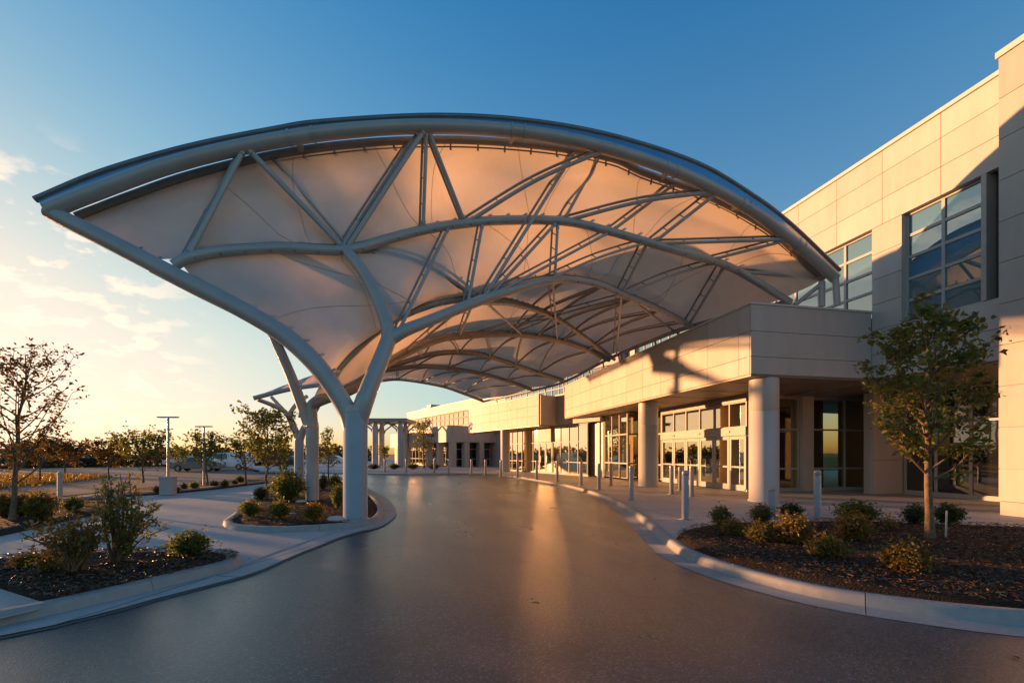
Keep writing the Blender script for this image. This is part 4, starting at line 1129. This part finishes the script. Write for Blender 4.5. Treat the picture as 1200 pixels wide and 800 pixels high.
# tall open shrubs in the near-left bed
def big_shrub(p, label, seed, stems, leaf, leafm, crown):
    rng = random.Random(seed); root = thing('tall_shrub', label, 'shrub', p)
    tb, lb_ = MB(), MB()
    for (dx, dz, w) in stems:
        for k in range(w):
            az = rng.uniform(0, 6.28)
            e = Vector((CA * dx, -SA * dx, dz)) + Vector((rng.gauss(0, .12), rng.gauss(0, .16), rng.gauss(0, .08)))
            sp = spline([Vector((rng.uniform(-.06, .06), rng.uniform(-.06, .06), -.03)), e * .5 + Vector((rng.gauss(0, .05), rng.gauss(0, .05), .08)), e], 6)
            tb.tube(sp, [.013 * (1 - .8 * i / (len(sp) - 1)) + .002 for i in range(len(sp))], 6, cap=False)
            for m_ in range(crown):
                b = sample(sp, rng.uniform(.4, 1)); d = Vector((rng.gauss(0, 1), rng.gauss(0, 1), rng.gauss(.5, .8))).normalized(); ln = rng.uniform(.08, .26)
                c = b + d * ln; tb.tube([b, c], [.004, .0015], 4, cap=False)
                for j in range(7): leaf_quad(lb_, b.lerp(c, rng.uniform(.2, 1.05)) + Vector((rng.gauss(0, 1), rng.gauss(0, 1), rng.gauss(0, 1))) * .02, leaf, rng, .5)
    tb.build('stem', M['bark'], root); lb_.build('foliage', M[leafm], root)
big_shrub(on_ground(88, 672, .02), 'open leafy shrub with sprawling stems in the near left bed', 301,
          [(-.38, .62, 3), (-.15, .72, 4), (.1, .78, 4), (.3, .66, 3), (-.28, .42, 3), (.25, .4, 3), (0, .5, 3)], .062, 'leaf_gold', 8)
big_shrub(on_ground(138, 660, .02), 'tallest multi stemmed shrub with a leafy head in the near left bed', 302,
          [(-.12, 1.08, 5), (.02, 1.2, 5), (-.3, 1.0, 3), (.15, 1.05, 4), (.55, .82, 4), (.45, .6, 3), (.3, .45, 3)], .058, 'leaf_olive', 8)

# tree stake and guard
p = on_ground(1108, 632, .04)
st = thing('tree_stake', 'pale tilted stake beside the young tree trunk', 'stake', p)
mb = MB(); mb.tube([W(0, 0, -.02), W(.03, 0, .52)], .016, 4, sm=False); mb.tube([W(.06, .03, -.02), W(.065, .02, .52)], .012, 4, sm=False); mb.build('stake', M['stone'], st)
mb = MB(); mb.tube([W(.03, 0, .5), W(.06, .02, .5)], .01, 4); mb.build('tie', M['white'], st)
# stones
def rock(px, py, s, lab, name='stone'):
    rng = random.Random(px); p = on_ground(px, py, .03); mb = MB(); rows = []
    for i in range(7):
        a = math.pi * i / 6; rows.append([W(s * math.sin(a) * math.cos(b) * (1 + .16 * math.sin(3 * b + i)), s * .8 * math.sin(a) * math.sin(b) * (1 + .12 * math.cos(2 * b + i)), s * .38 * (1 - math.cos(a)) - .03) for b in (2 * math.pi * j / 12 for j in range(13))])
    mb.grid(rows); o = mb.build(name, M['stone'], None, (0, 0, 0)); o.location = p; tag(o, lab, 'stone', 'stones in the column island')
rock(343, 601.5, .075, 'white stone lying in the mulch between the island shrubs')
rock(394, 610, .20, 'large flat pale stone at the foot of the front tree column')
rock(353, 588.5, .16, 'flat pale stone at the foot of the second tree column')

# tall dry grass on the verge
rng = random.Random(3); mb = MB(); n = 0
vp = [(p.x, p.y) for p in g2([(-300, 585), (0, 573), (112, 562), (134, 558), (60, 556), (0, 557), (-300, 563)], -.19)]
vx = [p[0] for p in vp]; vy = [p[1] for p in vp]
while n < 9000:
    x = rng.uniform(min(vx), max(vx)); y = rng.uniform(min(vy), max(vy)); n += .2
    if not inside(vp, x, y): continue
    n += .8; hh = rng.uniform(.12, .38); a = rng.uniform(0, 6.28); wd_ = .03
    mb.add([W(x - wd_ * math.cos(a), y - wd_ * math.sin(a), -.2), W(x + wd_ * math.cos(a), y + wd_ * math.sin(a), -.2), W(x + rng.gauss(0, .09), y + rng.gauss(0, .09), -.2 + hh)], [(0, 1, 2)])
kind(mb.build('verge_grass', M['leaf_gold']), 'stuff')
# a few fallen leaves along the kerbs
rng = random.Random(8); mb = MB()
for path, sgn in ((right_path, -1), (pl_path, 1), (right_path, 1)):
    for k in range(70):
        i = rng.randrange(2, len(path) - 2); p = path[i]; a = path[i - 1]; t = (path[i + 1] - a).normalized()
        d_ = abs(rng.gauss(0, .6)) + .03 if sgn < 0 else rng.uniform(.5, 2.5)
        qx = p + Vector((-t.y, t.x, 0)) * d_ * (1 if sgn > 0 else -1)
        if sgn > 0 and path is pl_path: z = PAVEZ + .012
        else: z = .008 if sgn > 0 else ROADZ + .006
        a_ = rng.uniform(0, 6.28); l = rng.uniform(.02, .045); c_, s_ = math.cos(a_), math.sin(a_)
        mb.add([W(qx.x - c_ * l, qx.y - s_ * l, z), W(qx.x + s_ * l * .45, qx.y - c_ * l * .45, z + .008), W(qx.x + c_ * l, qx.y + s_ * l, z + .003), W(qx.x - s_ * l * .45, qx.y + c_ * l * .45, z + .01)], [(0, 1, 2), (0, 2, 3)])
kind(mb.build('fallen_leaves', M['leaf_autumn']), 'stuff')
# far treeline
rng = random.Random(99); mb = MB()
for i in range(2200):
    px_ang = rng.uniform(-100, 3)
    a = R(px_ang) - 0 ; d = rng.uniform(105, 150)
    cx_ = math.sin(a + YAW) * d; cy_ = math.cos(a + YAW) * d
    if cx_ > -12: continue
    gz_ = ground_z(cx_, cy_); h = rng.uniform(3.9, 5.0) * (1 + .25 * math.sin(px_ang * .9) * math.sin(px_ang * .37))
    for k in range(16):
        z = gz_ + h * rng.random() ** .7; wv = (1.0 - .55 * (z - gz_) / h) * 2.6
        leaf_quad(mb, W(cx_ + rng.gauss(0, wv * .6), cy_ + rng.gauss(0, wv * .6), z), rng.uniform(.6, 1.3), rng)
kind(mb.build('treeline', M['far_leaf']), 'stuff')
# trees beyond the left edge of the picture (they shade the ground and show in the glass)
proto = None
rng = random.Random(5)
spots = [(-22, 17), (-27, 24), (-33, 31), (-38, 22), (-30, 14), (-44, 40), (-50, 30), (-20, 9)]
labs = ['lot tree nearest the plaza beyond the left bed', 'lot tree in the second row beyond the left bed', 'broad lot tree far left by the verge', 'lot tree on the outer side of the verge', 'lot tree close to the near drive',
        'lot tree in the farthest row at left', 'outermost lot tree at left', 'lot tree just outside the near left bed']
for (x, y), lab in zip(spots, labs):
    if proto is None:
        proto = plant_tree(W(x, y, -.2), lab, 'parking lot trees', name='lot_tree', h=4.2, spread=1.7, seed=401, clear=.28, limbs=24, twigs=7, leaves=10, leaf=.2, trunk_r=.08); o = proto
    else: o = copy_tree(proto); tag(o, lab, 'tree', 'parking lot trees')
    o.location = (x, y, -.2); s = rng.uniform(.8, 1.15); o.scale = (s, s, s); o.rotation_euler.z = rng.uniform(0, 6)

# tall trees added out of view at left to filter the low sun
proto = None
rng = random.Random(17)
tl = ['nearest of the tall trees added out of view to filter the sun', 'second added tall tree of the sun-filtering row, counted from the drive', 'added tall tree in the thick of the sun-filtering row', 'broad added tall tree at the bend of the sun-filtering row', 'added tall tree behind the bend of the sun-filtering row',
      'leaning added tall tree of the sun-filtering row', 'added tall tree by the gap in the sun-filtering row', 'added tall tree beyond the gap in the sun-filtering row', 'outermost added tall tree of the sun-filtering row', 'last added tall tree at the far end of the sun-filtering row', 'added tall tree set back inside the sun-filtering row', 'added sun-filtering tall tree at the foot of the slope']
k = 0
for x0, s_ in ((-14.5, 52), (-10.5, 57), (-7, 61), (-3.2, 66), (.6, 74), (-12.5, 74), (-5.2, 80), (-17.5, 62)):
    x = x0 - .755 * s_; y = 13 + .656 * s_
    if proto is None:
        proto = plant_tree(W(x, y, 0), tl[0], 'tall trees added out of view to filter the sun', name='sun_filter_tree', leafm='far_leaf', h=14.5, spread=2.5, seed=505, clear=.5, limbs=26, twigs=7, leaves=6, leaf=.42, trunk_r=.2); o = proto
    else: o = copy_tree(proto); tag(o, tl[k], 'tree', 'tall trees added out of view to filter the sun')
    o.location = (x, y, ground_z(x, y)); q_ = rng.uniform(.85, 1.1); o.scale = (q_ * 1.05, q_ * 1.05, q_ * (1 - ground_z(x, y) / 14)); o.rotation_euler.z = rng.uniform(0, 6); k += 1

# ================================================================== PARKED CARS
def car_proto(mat, van=False):
    root = empty('parked_car')
    Lx, Wd = (4.6, 1.8); prof = [(-2.3, .28), (-2.32, .62), (-2.25, .86), (-1.2, .98), (-.55, 1.42), (.9, 1.46), (1.75, 1.02), (2.2, .95), (2.3, .7), (2.28, .28)]
    if van: prof = [(-2.4, .3), (-2.42, .8), (-2.2, 1.05), (-1.75, 1.15), (-1.2, 1.85), (2.25, 1.95), (2.38, 1.6), (2.4, .3)]
    mb = MB(); n = len(prof)
    def ring(y, inset):
        return [W(x, y, z if z < .95 or True else z) for x, z in prof]
    rows = []
    for y, s in ((-.9, .0), (-.88, 1), (.88, 1), (.9, 0)):
        rows.append([W(x * (1 if s else .985), y * (.86 if z > 1.2 else 1), z if s else (.03 + z * .97)) for x, z in prof] )
    mb.grid([r + [r[0]] for r in rows], sm=False); mb.add(rows[0], [tuple(range(n))]); mb.add(rows[-1], [tuple(range(n))[::-1]])
    mb.build('body', M[mat], root)
    g = MB()
    hi = 1.38 if not van else 1.75; lo = 1.0 if not van else 1.2
    for s in (-1, 1):
        x0, x1, x2, x3 = ((-1.05, -.5, .85, 1.55) if not van else (-1.45, -1.1, .2, .2))
        g.add([W(x0, s * .915, lo), W(x3, s * .915, lo), W(x2, s * .80, hi), W(x1, s * .80, hi)], [(0, 1, 2, 3)])
    if not van:
        g.add([W(-1.19, -.7, 1.0), W(-1.19, .7, 1.0), W(-.6, .66, 1.405), W(-.6, -.66, 1.405)], [(0, 1, 2, 3)])
        g.add([W(1.76, -.7, 1.04), W(1.76, .7, 1.04), W(.97, .66, 1.46), W(.97, -.66, 1.46)], [(0, 1, 2, 3)])
    else: g.add([W(-1.78, -.75, 1.17), W(-1.78, .75, 1.17), W(-1.26, .68, 1.83), W(-1.26, -.68, 1.83)], [(0, 1, 2, 3)])
    g.build('car_window', M['glass_dark'], root)
    for sx in (-1.42, 1.4):
        for s in (-1, 1):
            w = MB(); w.tube([W(sx, s * .74, .33), W(sx, s * .92, .33)], .33, 18); wo = w.build('wheel', M['rubber'], root)
            w = MB(); w.tube([W(sx, s * .921, .33), W(sx, s * .93, .33)], .2, 14); w.build('rim', M['steel'], wo)
    for s in (-1, 1):
        b = MB(); b.box(lambda u, o, z: W(u, o, z), -2.34, -2.28, s * .65 - .15, s * .65 + .15, .64, .78); b.build('headlight', M['carlamp'], root)
        b = MB(); b.box(lambda u, o, z: W(u, o, z), 2.26, 2.42 if van else 2.31, s * .7 - .12, s * .7 + .12, .72, .88); b.build('tail_light', M['redlamp'], root)
    return root
cars = {}
for (px, d, rz, m, van, lab) in (
    (232, 47, .15, 'car_grey', False, 'grey car parked right behind the pedestal street lamp'), (268, 52, .15, 'car_white', True, 'white van parked beside the smaller street lamp tree'),
     
    (250, 62, .1, 'car_dark', False, 'dark car parked in the far row behind the white van'), (215, 66, .1, 'car_white', False, 'white car in the far row between the two lamps'),
    (283, 75, .0, 'car_white', False, 'white car in the far row left of the column island'), (335, 60, .2, 'car_dark', False, 'dark car seen between the second and third tree columns'),
    (388, 78, .1, 'car_white', False, 'distant white car behind the conical tree'), (110, 80, .1, 'car_dark', False, 'dark car far off behind the tall shrub')):
    key = (m, van)
    o = copy_tree(cars[key]) if key in cars else cars.setdefault(key, car_proto(m, van))
    p = at(px, 531, d); o.location = (p.x, p.y, max(-.205, ground_z(p.x, p.y) + .0)); o.rotation_euler.z = rz - YAW; tag(o, lab, 'van' if van else 'car', 'vehicles in the parking lot')

# ================================================================== LIGHT, SKY, CAMERA
SUN_EL, SUN_AZ = 2.8, 49.0            # degrees; azimuth to the left of +Y
sd = Vector((-math.sin(R(SUN_AZ)) * math.cos(R(SUN_EL)), math.cos(R(SUN_AZ)) * math.cos(R(SUN_EL)), math.sin(R(SUN_EL))))
sl = bpy.data.lights.new('sun', 'SUN'); so = bpy.data.objects.new('sun', sl); COL.objects.link(so)
sl.energy = 2.8; sl.angle = R(.9); sl.color = (1, .47, .19)
so.rotation_euler = (-sd).to_track_quat('-Z', 'Y').to_euler(); so.location = (-30, 40, 20)

w = bpy.data.worlds.new('World'); S.world = w; w.use_nodes = True
nt = w.node_tree; nt.nodes.clear()
out = nt.nodes.new('ShaderNodeOutputWorld'); bg = nt.nodes.new('ShaderNodeBackground')
sky = nt.nodes.new('ShaderNodeTexSky'); sky.sky_type = 'NISHITA'; sky.sun_disc = False
sky.sun_elevation = R(SUN_EL); sky.sun_rotation = R(-SUN_AZ); sky.altitude = 0; sky.air_density = 1.0; sky.dust_density = .8; sky.ozone_density = 3.4
bg.inputs[1].default_value = .15
# small fair-weather clouds in the western half of the sky
tc = nt.nodes.new('ShaderNodeTexCoord'); sx = nt.nodes.new('ShaderNodeSeparateXYZ'); L(nt, tc.outputs['Generated'], sx.inputs[0])
den = math_n(nt, 'ADD', math_n(nt, 'MAXIMUM', sx.outputs[2], 0.0), .30)
cb = nt.nodes.new('ShaderNodeCombineXYZ')
L(nt, math_n(nt, 'DIVIDE', sx.outputs[0], den), cb.inputs[0]); L(nt, math_n(nt, 'DIVIDE', sx.outputs[1], den), cb.inputs[1])
cn = noise(nt, cb.outputs[0], 9.5, 7, .5); big = noise(nt, cb.outputs[0], .8, 2)
m1 = N(nt, 'ShaderNodeMapRange'); m1.inputs[1].default_value = .515; m1.inputs[2].default_value = .61; L(nt, cn, m1.inputs[0])
west = N(nt, 'ShaderNodeMapRange'); west.interpolation_type = 'SMOOTHSTEP'; west.inputs[1].default_value = .34; west.inputs[2].default_value = .43
wd = math_n(nt, 'ADD', math_n(nt, 'MULTIPLY', sx.outputs[0], -math.sin(R(38))), math_n(nt, 'MULTIPLY', sx.outputs[1], .15))
L(nt, wd, west.inputs[0])
lowz = N(nt, 'ShaderNodeMapRange'); lowz.interpolation_type = 'SMOOTHSTEP'; lowz.inputs[1].default_value = .46; lowz.inputs[2].default_value = .34; L(nt, sx.outputs[2], lowz.inputs[0])
hi0 = N(nt, 'ShaderNodeMapRange'); hi0.interpolation_type = 'SMOOTHSTEP'; hi0.inputs[1].default_value = .015; hi0.inputs[2].default_value = .06; L(nt, sx.outputs[2], hi0.inputs[0])
msk = math_n(nt, 'MULTIPLY', math_n(nt, 'MULTIPLY', m1.outputs[0], west.outputs[0]), math_n(nt, 'MULTIPLY', lowz.outputs[0], hi0.outputs[0]))
# film-like shoulder per channel so the glow round the sun keeps its colour
sp_ = nt.nodes.new('ShaderNodeSeparateColor'); hs_ = nt.nodes.new('ShaderNodeHueSaturation'); tz_ = nt.nodes.new('ShaderNodeTexCoord'); sz_ = nt.nodes.new('ShaderNodeSeparateXYZ'); L(nt, tz_.outputs['Generated'], sz_.inputs[0]); mz_ = ramp(nt, sz_.outputs[2], [(0, (.98, .98, .98)), (.06, (.92, .92, .92)), (.17, (.78, .78, .78)), (.45, (1.0, 1.0, 1.0)), (.8, (1.16, 1.16, 1.16))]); L(nt, mz_, hs_.inputs['Saturation']); L(nt, sky.outputs[0], hs_.inputs['Color']); L(nt, hs_.outputs[0], sp_.inputs[0])
cbn = nt.nodes.new('ShaderNodeCombineColor')
for i_, K in enumerate((2.15, 1.6, 1.22)):
    q2 = math_n(nt, 'POWER', math_n(nt, 'DIVIDE', sp_.outputs[i_], K), 2.0)
    L(nt, math_n(nt, 'DIVIDE', sp_.outputs[i_], math_n(nt, 'SQRT', math_n(nt, 'ADD', q2, 1.0))), cbn.inputs[i_])
skyc = cbn.outputs[0]
cc = mixc(nt, math_n(nt, 'MULTIPLY', msk, .75), skyc, (2.1, 1.6, 1.22))
L(nt, cc, bg.inputs[0]); L(nt, bg.outputs[0], out.inputs[0])

cam = bpy.data.cameras.new('camera'); co = bpy.data.objects.new('camera', cam); COL.objects.link(co)
cam.sensor_width = 36; cam.lens = F_PX / 1200 * 36; cam.shift_y = (HY - 400) / 1200; cam.clip_start = .05; cam.clip_end = 9000
co.location = (0, 0, CAMH); co.rotation_euler = (R(90), 0, -YAW)
S.camera = co
S.render.engine = 'CYCLES'
S.cycles.max_bounces = 8; S.cycles.diffuse_bounces = 4; S.cycles.transparent_max_bounces = 12
S.view_settings.view_transform = 'Standard'; S.view_settings.look = 'None'; S.view_settings.gamma = 1; S.view_settings.use_curve_mapping = False
S.view_settings.exposure = 2.2
